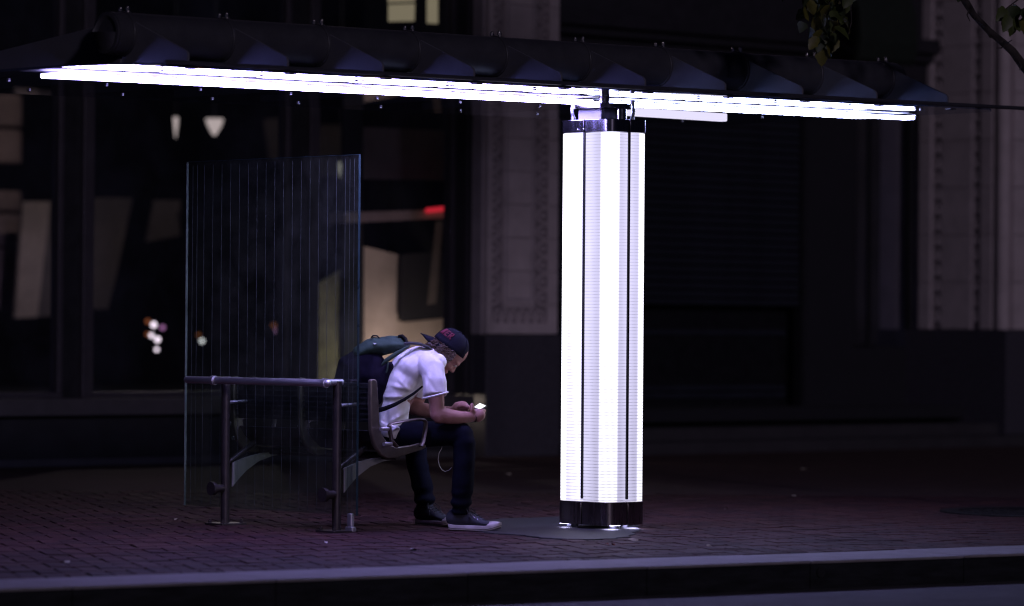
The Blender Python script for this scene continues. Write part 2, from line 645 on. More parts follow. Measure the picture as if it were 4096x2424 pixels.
k0, k1 = KA - KDIR * 120, KA + KDIR * 160
pav = thing('pavement', 'red brick herringbone pavement under the shelter', 'pavement', (0, 0, 0))
del pav['category']
pav['kind'] = 'structure'
far = k0 + KN * 70, k1 + KN * 70
MB().add([(k0.x, k0.y, -.014), (k1.x, k1.y, -.014), (far[1].x, far[1].y, -.014), (far[0].x, far[0].y, -.014)], [(0, 1, 2, 3)]).build('joint_bed', 'mortar', pav)

BA = R_(-20) + math.atan2(KDIR.y, KDIR.x)                # the brick courses lie askew to the kerb
bx, by = Vector((math.cos(BA), math.sin(BA), 0)), Vector((-math.sin(BA), math.cos(BA), 0))
BW = 0.102

def clip(poly, n, d):
    out = []
    for i in range(len(poly)):
        a, b = poly[i], poly[(i + 1) % len(poly)]
        da, db = a.dot(n) - d, b.dot(n) - d
        if da >= 0:
            out.append(a)
        if da * db < 0:
            out.append(a + (b - a) * (da / (da - db)))
    return out

kd = KA.dot(KN) + 0.018
bricks = []
orig = ground(2048, 2100)
for i in range(-75, 76):
    for j in range(-75, 76):
        q = (i - j) % 4
        if q == 0:
            w, h = 2, 1
        elif q == 3:
            w, h = 1, 2
        else:
            continue
        c = orig + bx * ((i + w / 2) * BW) + by * ((j + h / 2) * BW)
        d = c - CAM
        z = d.dot(_f)
        if z < 14 or z > 25.2:
            continue
        X = d.dot(_r) / z * FPX
        if abs(X) > 2300 or c.dot(KN) < kd - 0.2:
            continue
        g = 0.0035
        hw, hh = w * BW / 2 - g, h * BW / 2 - g
        poly = [c - bx * hw - by * hh, c + bx * hw - by * hh, c + bx * hw + by * hh, c - bx * hw + by * hh]
        poly = clip(poly, KN, kd)
        if len(poly) < 3:
            continue
        area = sum(poly[a].x * poly[(a + 1) % len(poly)].y - poly[(a + 1) % len(poly)].x * poly[a].y for a in range(len(poly))) / 2
        if abs(area) < 0.0008:
            continue
        bricks.append((z, poly, c))
bricks.sort(key=lambda t: t[0])

def brick_mb(mb, poly, c, mi=0):
    h = random.uniform(-.0025, .0015)
    tx, ty = random.uniform(-.012, .012), random.uniform(-.012, .012)
    n = len(poly)
    top, side, bot = [], [], []
    for p in poly:
        z = h + (p - c).dot(bx) * tx + (p - c).dot(by) * ty
        e = (c - p)
        e = e.normalized() * min(0.006, e.length * .3)
        top.append(p + e + Vector((0, 0, z)))
        side.append(p + Vector((0, 0, z - .005)))
        bot.append(p + Vector((0, 0, -.02)))
    fs = [tuple(range(n))]
    for a in range(n):
        b = (a + 1) % n
        fs.append((n + a, n + b, b, a))
        fs.append((2 * n + a, 2 * n + b, n + b, n + a))
    mb.add(top + side + bot, fs, mi)

for (z, poly, c) in bricks[:300]:
    mb = MB()
    brick_mb(mb, poly, c)
    mb.build('brick', random.choice(('brick_a', 'brick_b', 'brick_c')), pav)
rest = MB()
for (z, poly, c) in bricks[300:]:
    brick_mb(rest, poly, c, random.randrange(3))
o = rest.build('brick_field', ['brick_a', 'brick_b', 'brick_c'], pav)
o['kind'] = 'stuff'
# the paving carries on beyond the bricks one can tell apart
fz = CAM + FWD * 25.0
fl, fr = fz - RIGHT * 60, fz + RIGHT * 60
MB().add([(fl.x, fl.y, -.003), (fr.x, fr.y, -.003), ((fr + FWD * 50).x, (fr + FWD * 50).y, -.003), ((fl + FWD * 50).x, (fl + FWD * 50).y, -.003)], [(0, 1, 2, 3)]).build('far_paving', 'far_paving', pav)

# concrete mend round the foot of the column
pts = [ground(*p) for p in ((1880, 2098), (2010, 2078), (2230, 2070), (2480, 2082), (2570, 2100), (2545, 2128), (2520, 2150), (2440, 2159), (2300, 2160), (2200, 2156), (2120, 2146), (2030, 2140), (1960, 2136), (1890, 2122))]
_rr = random.Random(5)
jag = []
for i_, p_ in enumerate(pts):
    q_ = pts[(i_ + 1) % len(pts)]
    for t_ in (0, .25, .5, .75):
        n_ = Vector((-(q_ - p_).y, (q_ - p_).x, 0)).normalized()
        jag.append(p_.lerp(q_, t_) + n_ * _rr.uniform(-.022, .022))
pts = jag
structure(MB().prism([p + Vector((0, 0, -.02)) for p in pts], (0, 0, .026)).build('concrete_patch', 'concrete', bevel=.005), 'smooth grey concrete patch round the foot of the light column')

# kerb stones
kerb = thing('kerb', 'pale stone kerb along the road', 'kerb')
del kerb['category']
kerb['kind'] = 'structure'
jx = [-760, 60, 860, 1616, 2322, 2968, 3575, 4150, 4720]
jd = []
for px in jx:
    lo = ground(px, 2260)
    d = ray(px, 2260)
    # cut of the view ray with the kerb's back line
    tpar = (KA - CAM).dot(KN) / d.dot(KN)
    jd.append((CAM + d * tpar - KA).dot(KDIR))
zk = -.135
for a, b in zip(jd[:-1], jd[1:]):
    p0, p1 = KA + KDIR * (a + .002), KA + KDIR * (b - .002)
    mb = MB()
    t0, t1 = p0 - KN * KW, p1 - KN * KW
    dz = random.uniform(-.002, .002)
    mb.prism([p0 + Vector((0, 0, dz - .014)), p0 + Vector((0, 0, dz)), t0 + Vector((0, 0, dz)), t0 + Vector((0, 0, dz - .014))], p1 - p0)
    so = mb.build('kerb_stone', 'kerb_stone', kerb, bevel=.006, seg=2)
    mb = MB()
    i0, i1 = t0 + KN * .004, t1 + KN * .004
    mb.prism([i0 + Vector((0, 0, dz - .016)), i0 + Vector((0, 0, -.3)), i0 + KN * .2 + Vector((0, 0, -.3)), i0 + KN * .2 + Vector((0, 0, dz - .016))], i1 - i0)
    fo = mb.build('shaded_kerb_face', 'shaded_kerb_face', so, bevel=.004)
ow = KA - KN * (KW - .1)
# drain hole in the face of the kerb
dp = ray(3283, 2290)
tt = (KA - KN * KW - CAM).dot(KN) / dp.dot(KN)
dc = CAM + dp * tt
mb = MB()
mb.tube([dc - KN * .004, dc + KN * .012], .024, 16)
mb.build('drain_pipe', 'gap_black', kerb)
rp0, rp1 = k0 - KN * (KW - .05), k1 - KN * (KW - .05)
rq0, rq1 = rp0 - KN * 90, rp1 - KN * 90
structure(MB().add([(rp0.x, rp0.y, zk), (rp1.x, rp1.y, zk), (rq1.x, rq1.y, zk - .05), (rq0.x, rq0.y, zk - .05)], [(0, 1, 2, 3)]).build('road', 'asphalt'), 'dark asphalt road in front of the kerb')

# ================================================================== SHOP BUILDING
bld = thing('shop_building', 'dark stone shop building with big windows and carved pilasters', 'building', (8, FACADE_Y, 0))
FY = FACADE_Y
HT = 5.6
WZ0 = 0.52

def S(px, y=FY):
    return on_y(px, 1300, y).x

# windows: three bays with mullions between them
s_l = -2.5
m1a, m1b = S(236), S(340)
m2a, m2b = S(1142), S(1242)
w3r = S(1802)
for (a, b) in ((s_l, m1a), (m1b, m2a), (m2b, w3r)):
    fr_ = MB()
    f = .045
    fr_.span((a, FY - .05, WZ0), (b, FY + .05, WZ0 + f))
    fr_.span((a, FY - .05, HT - f), (b, FY + .05, HT))
    fr_.span((a, FY - .05, WZ0 + f), (a + f, FY + .05, HT - f))
    fr_.span((b - f, FY - .05, WZ0 + f), (b, FY + .05, HT - f))
    w = fr_.build('window', 'frame_metal', bld, bevel=.004)
    MB().span((a + f, FY - .006, WZ0 + f), (b - f, FY + .006, HT - f)).build('pane', 'window_glass', w)
for (a, b, ga, gb) in ((m1a, m1b, S(275), S(288)), (m2a, m2b, S(1178), S(1188))):
    MB().span((a + .003, FY - .02, WZ0), (b - .003, FY + .12, HT)).build('mullion', 'frame_dark', bld, bevel=.005)
    MB().span((b - .075, FY - .075, WZ0), (b - .005, FY - .021, HT)).build('mullion_bar', 'frame_metal', bld, bevel=.004)
MB().span((s_l, FY - .16, .385), (S(1850), FY + .2, WZ0 - .002)).build('sill', 'sill_stone', bld, bevel=.008)
MB().span((s_l, FY - .06, -.03), (S(1850), FY + .3, .383)).build('bulkhead', 'bulkhead', bld)
MB().span((s_l, FY - .09, -.03), (S(1850), FY - .062, .05)).build('skirting', 'sill_stone', bld)
# dark return between the last window and the pilaster
MB().span((w3r + .003, FY + .02, WZ0), (S(1905) + .04, FY + .08, HT)).build('window_return', 'frame_dark', bld)
MB().span((S(1856), FY - .02, WZ0), (S(1864), FY + .019, HT)).build('return_trim', 'frame_metal', bld)

# ---- left pilaster, courses of stone blocks with a carved band
PY = 9.0
pl, pr = S(1947, PY), S(2230, PY)
pdepth = 0.16
zb = on_y(2080, 1337, PY).z
pil = MB().span((pl - .02, PY + .05, zb), (pr - .02, PY + .36, HT)).build('pilaster', 'stone_side', bld)
ch = on_y(2080, 657, PY).z - on_y(2080, 790, PY).z
bl_, br_ = S(1968, PY), S(2190, PY)          # carved band, outer edges
il_, ir_ = S(2006, PY), S(2146, PY)          # inner edges of the band
zc = on_y(2080, 1292, PY).z                   # bottom of the band
zi = on_y(2080, 1233, PY).z
zz = zb
n = 0
while zz < HT:
    z1 = zb + ch * (n + 1) - .03
    z1 = min(z1, HT)
    g = .003
    # side strips and (where there is one) the panel field, butted end to end
    if z1 > zc + .02:
        lo = max(zz, zc)
        MB().span((pl, PY, zz + g), (bl_, PY + pdepth, z1)).build('stone_block', 'stone', pil, bevel=.005)
        MB().span((br_, PY, zz + g), (pr, PY + pdepth, z1)).build('stone_block', 'stone', pil, bevel=.005)
        if zz < zc:
            MB().span((bl_ + .002, PY, zz + g), (br_ - .002, PY + pdepth, zc)).build('stone_block', 'stone', pil, bevel=.005)
        li = max(zz, zi)
        if z1 > li + .03:
            MB().span((il_ + .02, PY + .006, li + g), (ir_ - .02, PY + pdepth, z1)).build('stone_block', 'stone', pil, bevel=.006)
            MB().span((bl_ + .002, PY + .03, li + g), (il_ + .016, PY + pdepth, z1)).build('stone_block', 'stone_bed', pil)
            MB().span((ir_ - .016, PY + .03, li + g), (br_ - .002, PY + pdepth, z1)).build('stone_block', 'stone_bed', pil)
    else:
        MB().span((pl, PY, zz + g), (pr, PY + pdepth, z1)).build('stone_block', 'stone', pil, bevel=.005)
    zz = z1
    n += 1
MB().span((bl_ + .002, PY + .031, zc + .003), (br_ - .002, PY + pdepth, zi)).build('band_bed', 'stone_bed', pil)
# inner moulding of the sunk panel
zi2 = on_y(2080, 1200, PY).z
px0, px1 = S(2022, PY), S(2130, PY)
mo = MB()
mo.span((px0, PY - .004, zi2), (px1, PY + .0055, zi2 + .018))
mo.span((px0, PY - .004, zi2 + .0185), (px0 + .016, PY + .0055, HT))
mo.span((px1 - .016, PY - .004, zi2 + .0185), (px1, PY + .0055, HT))
mo.build('panel_moulding', 'stone_side', pil, bevel=.003)

def ornament(c, w, h, vert=True):
    """one scallop of the carved band: a horseshoe roll with a tongue inside"""
    mb = MB()
    pts = []
    for k in range(9):
        a = math.pi * (k / 8) * 1.15 - math.pi * .075
        if vert:
            pts.append(Vector((c[0] + w * .46 - w * .8 * math.sin(a), c[1] + .018, c[2] + h * .43 * math.cos(a))))
        else:
            pts.append(Vector((c[0] + w * .43 * math.cos(a), c[1] + .018, c[2] - h * .4 + h * .8 * math.sin(a))))
    mb.tube(pts, .011, 6)
    if vert:
        mb.ball((c[0] + w * .2, c[1] + .02, c[2]), (w * .24, .016, h * .13), 8, 5)
    else:
        mb.ball((c[0], c[1] + .02, c[2] - h * .12), (w * .13, .016, h * .24), 8, 5)
    return mb

oh = ch * .5
wv = (br_ - ir_)
c0 = Vector(((ir_ + br_) / 2 - .004, PY + .004, zi + oh * .6))
proto = ornament(c0, wv, oh).build('ornament', 'stone', pil, smooth=True, org=c0)
c1 = Vector(((bl_ + il_) / 2 + .006, PY + .004, zi + oh * .6))
proto2 = ornament(c1, -(il_ - bl_), oh).build('ornament', 'stone', pil, smooth=True, org=c1)
for k in range(1, 24):
    clone(proto, pil, Vector((0, 0, oh * k)))
    clone(proto2, pil, Vector((0, 0, oh * k)))
hw = (br_ - bl_ - .06) / 6
c2 = Vector((bl_ + .03 + hw / 2, PY + .004, (zc + zi) / 2))
proto3 = ornament(c2, hw, zi - zc, False).build('ornament', 'stone', pil, smooth=True, org=c2)
for k in range(1, 6):
    clone(proto3, pil, Vector((hw * k, 0, 0)))
# granite foot of the pilaster
MB().span((pl - .03, PY - .03, -.03), (pr + .01, PY + .36, zb - .004)).build('granite_base', 'granite', bld, bevel=.008)
MB().span((S(1905), FY - .01, -.03), (pl - .033, FY + .1, zb - .004)).build('granite_base', 'granite', bld, bevel=.006)
MB().span((S(1905), FY + .01, zb), (pl - .022, FY + .1, HT)).build('stone_return', 'stone_side', bld, bevel=.006)

# ---- entrance recess between the pilasters
RY = 10.25
rl = pr - .02
rr = 14.22
sh0, sh1 = rl + .25, on_y(3192, 1000, RY).x
shz = on_y(3000, 1222, RY).z
hp = on_y(2800, 640, RY).z - on_y(2800, 673, RY).z
shu = thing('roller_shutter', 'half lowered dark slatted roller shutter in the shop entrance', 'shutter', (sh0, RY, shz))
slat_m = MB().prism([(sh0, RY, 0.004), (sh0, RY - .012, .012), (sh0, RY - .016, hp * .5), (sh0, RY - .012, hp - .010), (sh0, RY, hp - .003), (sh0, RY + .012, hp - .003), (sh0, RY + .012, .004)], (sh1 - sh0, 0, 0))
pr_s = slat_m.build('slat', 'shutter', shu, org=(sh0, RY, 0))
pr_s.location = Vector((0, 0, 0.06))
k = 1
while shz + .06 + hp * k < 4.6:
    c = pr_s.copy()
    COL.objects.link(c)
    c.location = Vector((0, random.uniform(-.002, .002), .06 + hp * k))
    k += 1
MB().span((sh0, RY - .025, shz), (sh1, RY + .02, shz + .058)).build('bottom_bar', 'shutter', shu, bevel=.006)
MB().span((sh1 + .003, RY - .05, .2), (sh1 + .06, RY + .05, 4.6)).build('guide_rail', 'frame_dark', shu)
# doors behind the shutter
zs = on_y(3000, 1640, RY - .2).z
door = MB()
door.span((sh0, RY + .16, zs + .02), (sh1, RY + .2, 4.7))
dr = door.build('door', 'door_dark', bld)
for (ya, yb) in ((1320, 1342), (1540, 1562), (1568, 1592)):
    za, zb2 = on_y(3000, yb, RY + .14).z, on_y(3000, ya, RY + .14).z
    MB().span((sh0 + .02, RY + .13, za), (sh1 - .02, RY + .158, zb2)).build('push_bar', 'shutter', dr, bevel=.004)
MB().span((sh1 + .063, RY - .04, zs), (on_y(3400, 1000, RY).x, RY + .5, 4.8)).build('door_pier', 'room_dark', bld)
# side display glass to the right of the door
g0, g1 = on_y(3404, 1000, RY).x, rr - .01
MB().span((g0, RY + .35, .95), (g1, RY + .4, 4.8)).build('display_back', 'olive_panel', bld)
MB().span((g0, RY - .02, .2), (g1, RY + .3, .93)).build('display_base', 'room_dark', bld)
sd = MB()
for x in (3404, 3468, 3628):
    a = on_y(x, 1000, RY).x
    sd.span((a, RY - .03, .94), (a + .05, RY + .02, 4.8))
sd.build('display_frame', 'frame_dark', bld, bevel=.004)
MB().span((g0 + .06, RY - .005, .94), (g1 - .02, RY + .005, 4.8)).build('display_glass', 'window_glass', bld)
# fascia over the entrance
fa = MB()
fa.span((rl + .03, RY - .35, 3.72), (rr - .01, RY + .2, 3.80))
fa.span((rl + .03, RY - .26, 3.46), (rr - .01, RY + .2, 3.72))
fa.span((rl + .03, RY - .42, 3.80), (rr - .01, RY + .2, 3.94))
fa.span((rl + .03, RY - .20, 3.94), (rr - .01, RY + .2, HT))
fa.build('fascia', 'fascia_dark', bld, bevel=.01)
# threshold and two steps
st = MB().span((rl + .01, RY - .45, -.03), (on_y(3312, 1640, RY - .45).x, RY + .9, zs)).build('threshold', 'threshold_stone', bld, bevel=.012)
MB().span((rl + .01, FY - .10, -.03), (rr + .9, RY - .453, zs * .62)).build('step', 'step_stone', bld, bevel=.012)
MB().span((rl + .015, FY - .55, -.03), (rr + .9, FY - .103, zs * .3)).build('step', 'step_stone', bld, bevel=.012)
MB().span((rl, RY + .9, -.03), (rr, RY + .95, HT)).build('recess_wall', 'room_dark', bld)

# ---- right pilaster: its carved side faces the entrance, the front turns the corner
zb3 = on_x(3800, 1318, rr).z
rp = MB().span((rr + .05, FY - .1, zb3), (rr + 2.2, RY + .6, HT)).build('pilaster', 'stone_side', bld)
def Yx(px):
    return on_x(px, 1000, rr).y
ya, yb_, yc, yd, ye, yf = Yx(3672), Yx(3722), Yx(3758), Yx(3882), Yx(3918), Yx(3968)
n = 0
zz = zb3
while zz < HT:
    z1 = min(HT, zb3 + .46 * (n + 1))
    for (q0, q1, dx) in ((yb_, ya, 0), (yd, yc, .012), (yf, ye, 0)):
        MB().span((rr + dx, q0 + .002, zz + .004), (rr + .12, q1 - .002, z1)).build('stone_block', 'stone', rp, bevel=.006)
    for (q0, q1) in ((yc, yb_), (ye, yd)):
        MB().span((rr + .035, q0 + .002, zz + .004), (rr + .12, q1 - .002, z1)).build('stone_block', 'stone_bed', rp)
    zz = z1
    n += 1
ow_ = abs(yb_ - yc)
def orn_y(c, w, h):
    mb = MB()
    pts = [Vector((c[0] + .018, c[1] + w * .42 * math.cos(math.pi * k / 8), c[2] - h * .35 + h * .75 * math.sin(math.pi * k / 8))) for k in range(9)]
    mb.tube(pts, .012, 6)
    mb.ball((c[0] + .02, c[1], c[2] - h * .1), (.016, w * .2, h * .2), 8, 5)
    return mb
for (q0, q1) in ((yc, yb_), (ye, yd)):
    cc = Vector((rr + .006, (q0 + q1) / 2, zb3 + .12))
    p0 = orn_y(cc, abs(q1 - q0), .15).build('ornament', 'stone', rp, smooth=True, org=cc)
    for k in range(1, 26):
        clone(p0, rp, Vector((0, 0, .15 * k)))
# rounded corner bead and front face
MB().tube([(rr + .06, FY - .07, zb3 + .003), (rr + .06, FY - .07, HT)], .07, 16).build('corner_bead', 'stone', rp, smooth=True)
n = 0
zz = zb3
while zz < HT:
    z1 = min(HT, zb3 + .46 * (n + 1))
    MB().span((rr + .14, FY - .14, zz + .004), (rr + 2.2, FY - .08, z1)).build('stone_block', 'stone', rp, bevel=.006)
    zz = z1
    n += 1
MB().span((rr - .03, FY - .2, -.03), (rr + 2.25, RY + .6, zb3 - .004)).build('granite_base', 'granite', bld, bevel=.008)
# upper wall that closes the building above the view
MB().span((s_l, FY - .05, HT + .003), (rr + 2.2, RY + 1.0, 9.5)).build('upper_wall', 'stone_side', bld)

# awning hanging over the display glass
aw = thing('shop_awning', 'dark green fabric awning over the entrance beside the right pilaster', 'awning', (12.9, 9.3, 3))
a0, a1 = on_y(3440, 200, 9.25).x, on_y(3665, 200, 9.25).x
az = on_y(3600, 262, 9.25).z
pts = [(a0, RY + .05, az + .9), (a0, 9.35, az + .75), (a0, 9.24, az + .5), (a0, 9.22, az + .2), (a0, 9.25, az + .05), (a0, 9.3, az), (a0, 9.34, az + .02), (a0, 9.3, az + .5), (a0, RY + .05, az + .86)]
MB().prism(pts, (a1 - a0, 0, 0)).build('awning_cloth', 'awning', aw, bevel=.02)
for xx in (a0 + .01, a1 - .03):
    MB().tube([(xx, 9.35, az + .1), (xx, RY - .1, az + .55)], .012, 8).build('arm', 'frame_dark', aw)

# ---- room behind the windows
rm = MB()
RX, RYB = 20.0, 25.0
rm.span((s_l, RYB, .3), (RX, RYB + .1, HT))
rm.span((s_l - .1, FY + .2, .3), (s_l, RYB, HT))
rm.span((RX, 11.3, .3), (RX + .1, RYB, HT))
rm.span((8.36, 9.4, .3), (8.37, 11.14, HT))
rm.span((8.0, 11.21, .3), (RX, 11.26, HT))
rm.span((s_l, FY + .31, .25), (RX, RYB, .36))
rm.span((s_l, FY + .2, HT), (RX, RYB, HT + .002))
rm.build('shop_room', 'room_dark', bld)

def slab(name, label, cat, m, poly, y, th=.05, group=None):
    p = [on_y(a, b, y) for a, b in poly]
    c = sum(p, Vector((0, 0, 0))) / len(p)
    o = MB().prism(p, (0, th, 0)).build(name, m, org=(c.x, y, min(q.z for q in p)))
    return tag(o, label, cat, group)

slab('display_wall', 'pale beige display wall lit from below behind the seated person', 'wall', 'plaster_beige', ((1456, 985), (1608, 1022), (1609, 1290), (1815, 1270), (1815, 1580), (1456, 1580)), 10.25)
slab('olive_board', 'olive brown board seen through the glass screen beside the backpack', 'board', 'plaster_olive', ((1252, 1150), (1372, 1080), (1372, 1560), (1252, 1560)), 10.25)
slab('dark_post', 'black post between the olive board and the pale display wall', 'post', 'room_dark', ((1374, 380), (1452, 380), (1452, 1590), (1374, 1590)), 10.21, .03)
slab('dark_screen', 'dark rectangular screen hung against the beige display wall', 'screen', 'plaster_dark', ((1612, 1018), (1795, 1005), (1795, 1268), (1606, 1284)), 10.15)
slab('leaning_board', 'narrow pale board leaning in front of the dark screen', 'board', 'plaster_brown', ((1752, 885), (1772, 885), (1744, 1213), (1718, 1218)), 10.02, .03)
slab('wall_shelf', 'long pale shelf below the red light strip', 'shelf', 'plaster_pink', ((1380, 850), (1800, 838), (1800, 872), (1380, 892)), 9.98, .2)
slab('ceiling_panel', 'wide brown wall panel high behind the right window', 'panel', 'plaster_brown', ((1453, 508), (1800, 522), (1800, 720), (1453, 715)), 10.25)
slab('small_reflection', 'small brown panel standing in for a reflection beside the second mullion', 'panel', 'plaster_brown', ((1240, 498), (1372, 500), (1374, 705), (1240, 700)), 20.0)  # far panels from here on are added in place of window reflections
slab('tall_reflection', 'pale narrow panel standing in for a reflection left of the second mullion', 'panel', 'plaster_brown', ((1062, 475), (1141, 470), (1141, 640), (1085, 640)), 20.0)
slab('leaning_reflection', 'pale leaning panel standing in for a reflection in the far left window', 'panel', 'plaster_beige', ((94, 806), (202, 806), (150, 1268), (62, 1272)), 20.0)
slab('brown_reflection', 'brown panel standing in for a reflection beside the leaning panel in the left window', 'screen', 'plaster_brown', ((203, 806), (234, 806), (232, 1262), (151, 1267)), 20.0)
slab('broad_reflection', 'broad brown panel standing in for a reflected building in the middle window', 'partition', 'plaster_brown', ((340, 790), (532, 792), (470, 1080), (432, 1236), (340, 1236)), 20.0)  # stands in for a light building reflected round a dark trunk
slab('short_reflection', 'short brown panel standing in for a reflected building right of the dark gap', 'partition', 'plaster_brown', ((622, 800), (722, 800), (722, 942), (590, 966)), 20.0)
sp_ = thing('stone_pillar', 'banded pink pillar at the left edge of the window', 'pillar', on_y(-20, 1240, 21.0) * 1.0)
for (y0, y1) in ((380, 508), (522, 655), (765, 845), (858, 985), (995, 1240)):
    c_ = on_y(-12, 1000, 21.0)
    za, zb2 = on_y(0, y1, 21.0).z, on_y(0, y0, 21.0).z
    MB().tube([(c_.x, 21.0, za), (c_.x, 21.0, za + .02), (c_.x, 21.0, zb2 - .02), (c_.x, 21.0, zb2)], [.25, .27, .27, .25], 20).build('drum', 'plaster_pink', sp_, smooth=True)

def bulb(name, label, cat, m, px, py, r, y=18.0, group=None):
    r *= 1.32
    c = on_y(px, py, y)
    return tag(MB().ball((0, 0, 0), r, 12, 8).build(name, m, smooth=True, org=(0, 0, 0)), label, cat, group), c

def place(oc):
    oc[0].location = oc[1]
    return oc[0]
# pendant lamps, bulbs
for (px, py, w, h, lab) in ((703, 510, .022, .085, 'narrow lit pendant lamp high behind the middle window'), (858, 508, .075, .068, 'wide triangular lit pendant lamp behind the middle window'), (1364, 680, .02, .06, 'small lit pendant lamp seen through the top of the glass screen')):
    c = on_y(px, py, 18.0)
    w, h = w * 1.32, h * 1.32
    e = thing('pendant_lamp', lab, 'lamp', c, 'lit pendant lamps in the shop')
    mb = MB()
    mb.tube([c + Vector((0, 0, h)), c + Vector((0, 0, h * .2)), c + Vector((0, 0, -h))], [w, w * .8, w * .18], 10)
    mb.build('shade', 'warm_lamp', e, smooth=True)
    MB().tube([c + Vector((0, 0, h)), (c.x, c.y, HT)], .006, 6).build('cord', 'frame_dark', e)
bulbs = [(615, 1299, .022, 'head_lamp', 'topmost white bulb of the cluster in the middle window'), (606, 1342, .018, 'head_lamp', 'second white bulb of the cluster in the middle window'), (630, 1358, .022, 'head_lamp', 'third white bulb of the cluster in the middle window'), (627, 1398, .016, 'head_lamp', 'lowest white bulb of the cluster in the middle window'), (808, 1364, .018, 'head_lamp', 'single white bulb seen just inside the left edge of the glass screen'), (650, 1310, .02, 'pink_lamp', 'faint pink bulb right of the white bulb cluster'), (592, 1286, .02, 'amber_lamp', 'dim amber bulb left of the white bulb cluster'), (590, 1337, .016, 'amber_lamp', 'lower dim amber bulb left of the white bulb cluster'), (1095, 1302, .018, 'amber_lamp', 'dim orange bulb seen through the glass screen'), (1109, 1322, .022, 'pink_lamp', 'pink bulb seen through the glass screen'), (795, 1340, .016, 'amber_lamp', 'dim amber bulb above the single white bulb')]
for (px, py, r, m, lab) in bulbs:
    place(bulb('string_bulb', lab, 'lamp', m, px, py, r, group='bulbs glowing inside the shop'))
a, b = on_y(1708, 842, 9.95), on_y(1800, 832, 9.95)
tag(MB().tube([a, b], .022, 10).build('red_light_strip', 'red_lamp', smooth=True), 'glowing red light strip above the shelf behind the right window', 'lamp')
for (poly, lab) in ((((1560, -60), (1662, -60), (1660, 6), (1560, 10)), 'upper left pane of the lit yellow back window'), (((1562, 18), (1660, 14), (1658, 84), (1562, 86)), 'lower left pane of the lit yellow back window'), (((1716, -60), (1752, -60), (1752, 94), (1716, 92)), 'narrow right pane of the lit yellow back window')):
    slab('lit_pane', lab, 'window', 'lit_room', poly, 10.1, .03, 'panes of the lit yellow back window')

def point(name, loc, e, col, r=.08):
    l = bpy.data.lights.new(name, 'POINT')
    l.energy = e
    l.color = col
    l.shadow_soft_size = r
    o = bpy.data.objects.new(name, l)
    COL.objects.link(o)
    o.location = loc
    return o
# the lamps that light the shop from inside: a floor uplight and added ceiling spots
def shop_lamp(name, label, loc, e, col, up):
    t = thing(name, label, 'lamp', loc)
    mb = MB()
    L0 = Vector(loc)
    mb.tube([L0 + Vector((0, 0, -.06 * up)), L0 + Vector((0, 0, .0)), L0 + Vector((0, 0, .04 * up))], [.05, .06, .07], 14, cap=False)
    mb.build('lamp_housing', 'frame_dark', t, smooth=True)
    p = point(name + '_light', L0 + Vector((0, 0, .05 * up)), e, col)
    p.parent = t
    p.location = (0, 0, .05 * up)
    return t
shop_lamp('floor_uplight', 'small floor uplight at the foot of the beige display wall', (7.25, 9.70, .46), 25.0, (1.0, .80, .66), 1)
shop_lamp('added_ceiling_spot', 'unseen ceiling spot added to brighten the panels in the right window', (6.7, 9.75, 5.2), 9.0, (1.0, .84, .76), -1)  # unseen spots added to lift the brown and beige panels
shop_lamp('added_ceiling_spot', 'unseen ceiling spot added to brighten the panels in the left windows', (9.5, 14.5, 5.2), 190.0, (1.0, .84, .80), -1)

# ================================================================== BUS SHELTER
sh = thing('bus_shelter', 'bus shelter roof of dark steel tube and glass on a glowing light column', 'shelter', (0, 0, 0))
SL = 0.0095
def H(s, h):
    return h + SL * s
TL, TR = -3.345, 2.345
zc_ = 2.515
mb = MB()
mb.tube([(TL, 0, H(TL, zc_)), (TR, 0, H(TR, zc_))], .104, 40)
mb.build('roof_tube', 'tube_paint', sh, smooth=True)
for s in (TL, TR):
    sg = -1 if s < 0 else 1
    mb = MB()
    mb.tube([(s, 0, H(s, zc_)), (s + sg * .012, 0, H(s, zc_)), (s + sg * .014, 0, H(s, zc_)), (s + sg * .014, 0, H(s, zc_))], [.1, .1, .085, .08], 36)
    mb.build('end_cap', 'tube_paint', sh, smooth=True)
clamps = [-3.245 + .611 * i for i in range(10)]
for s in clamps:
    hz = H(s, zc_)
    mb = MB()
    mb.tube([(s - .02, 0, hz), (s + .02, 0, hz)], .110, 36)
    cl = mb.build('clamp', 'tube_paint', sh, smooth=True, bevel=.003)
    for dy in (-.028, .03):
        b_ = MB()
        zt = hz + math.sqrt(.11 ** 2 - dy ** 2)
        b_.tube([(s, dy, zt - .004), (s, dy, zt + .006)], .008, 8)
        b_.tube([(s, dy, zt + .006), (s, dy, zt + .018)], .0115, 6)
        b_.ball((s, dy, zt + .02), .009, 8, 5)
        b_.build('bolt', 'bolt_metal', cl, smooth=True)
    g = H(s, 2.350)
    # near fin, tapering to a blunt tip above the roof edge
    mb = MB()
    mb.prism([(s - .006, -.02, g), (s - .006, -.505, g), (s - .006, -.505, g + .045), (s - .006, -.49, g + .062), (s - .006, -.09, hz + .055), (s - .006, -.02, hz + .05)], (.012, 0, 0))
    mb.build('fin', 'fin_paint', sh, bevel=.002)
    mb = MB()
    mb.prism([(s - .006, .02, g), (s - .006, 1.95, g), (s - .006, 1.95, g + .04), (s - .006, .09, hz + .06), (s - .006, .02, hz + .05)], (.012, 0, 0))
    mb.build('fin', 'fin_paint', sh, bevel=.002)
    for dy in (-.30, .95, 1.62):
        q = MB()
        zg = H(s, 2.3335)
        q.tube([(s, dy, zg - .001), (s, dy, zg - .006)], .010, 12)
        q.tube([(s, dy, zg - .006), (s, dy, zg - .009)], [.010, .006], 12)
        q.build('glass_clip', 'cable_metal', sh, smooth=True)
    q = MB()
    q.span((s - .022, -.545, H(s, 2.322)), (s + .022, -.50, H(s, 2.331)))
    q.build('edge_clip', 'steel_dark', sh, bevel=.002)
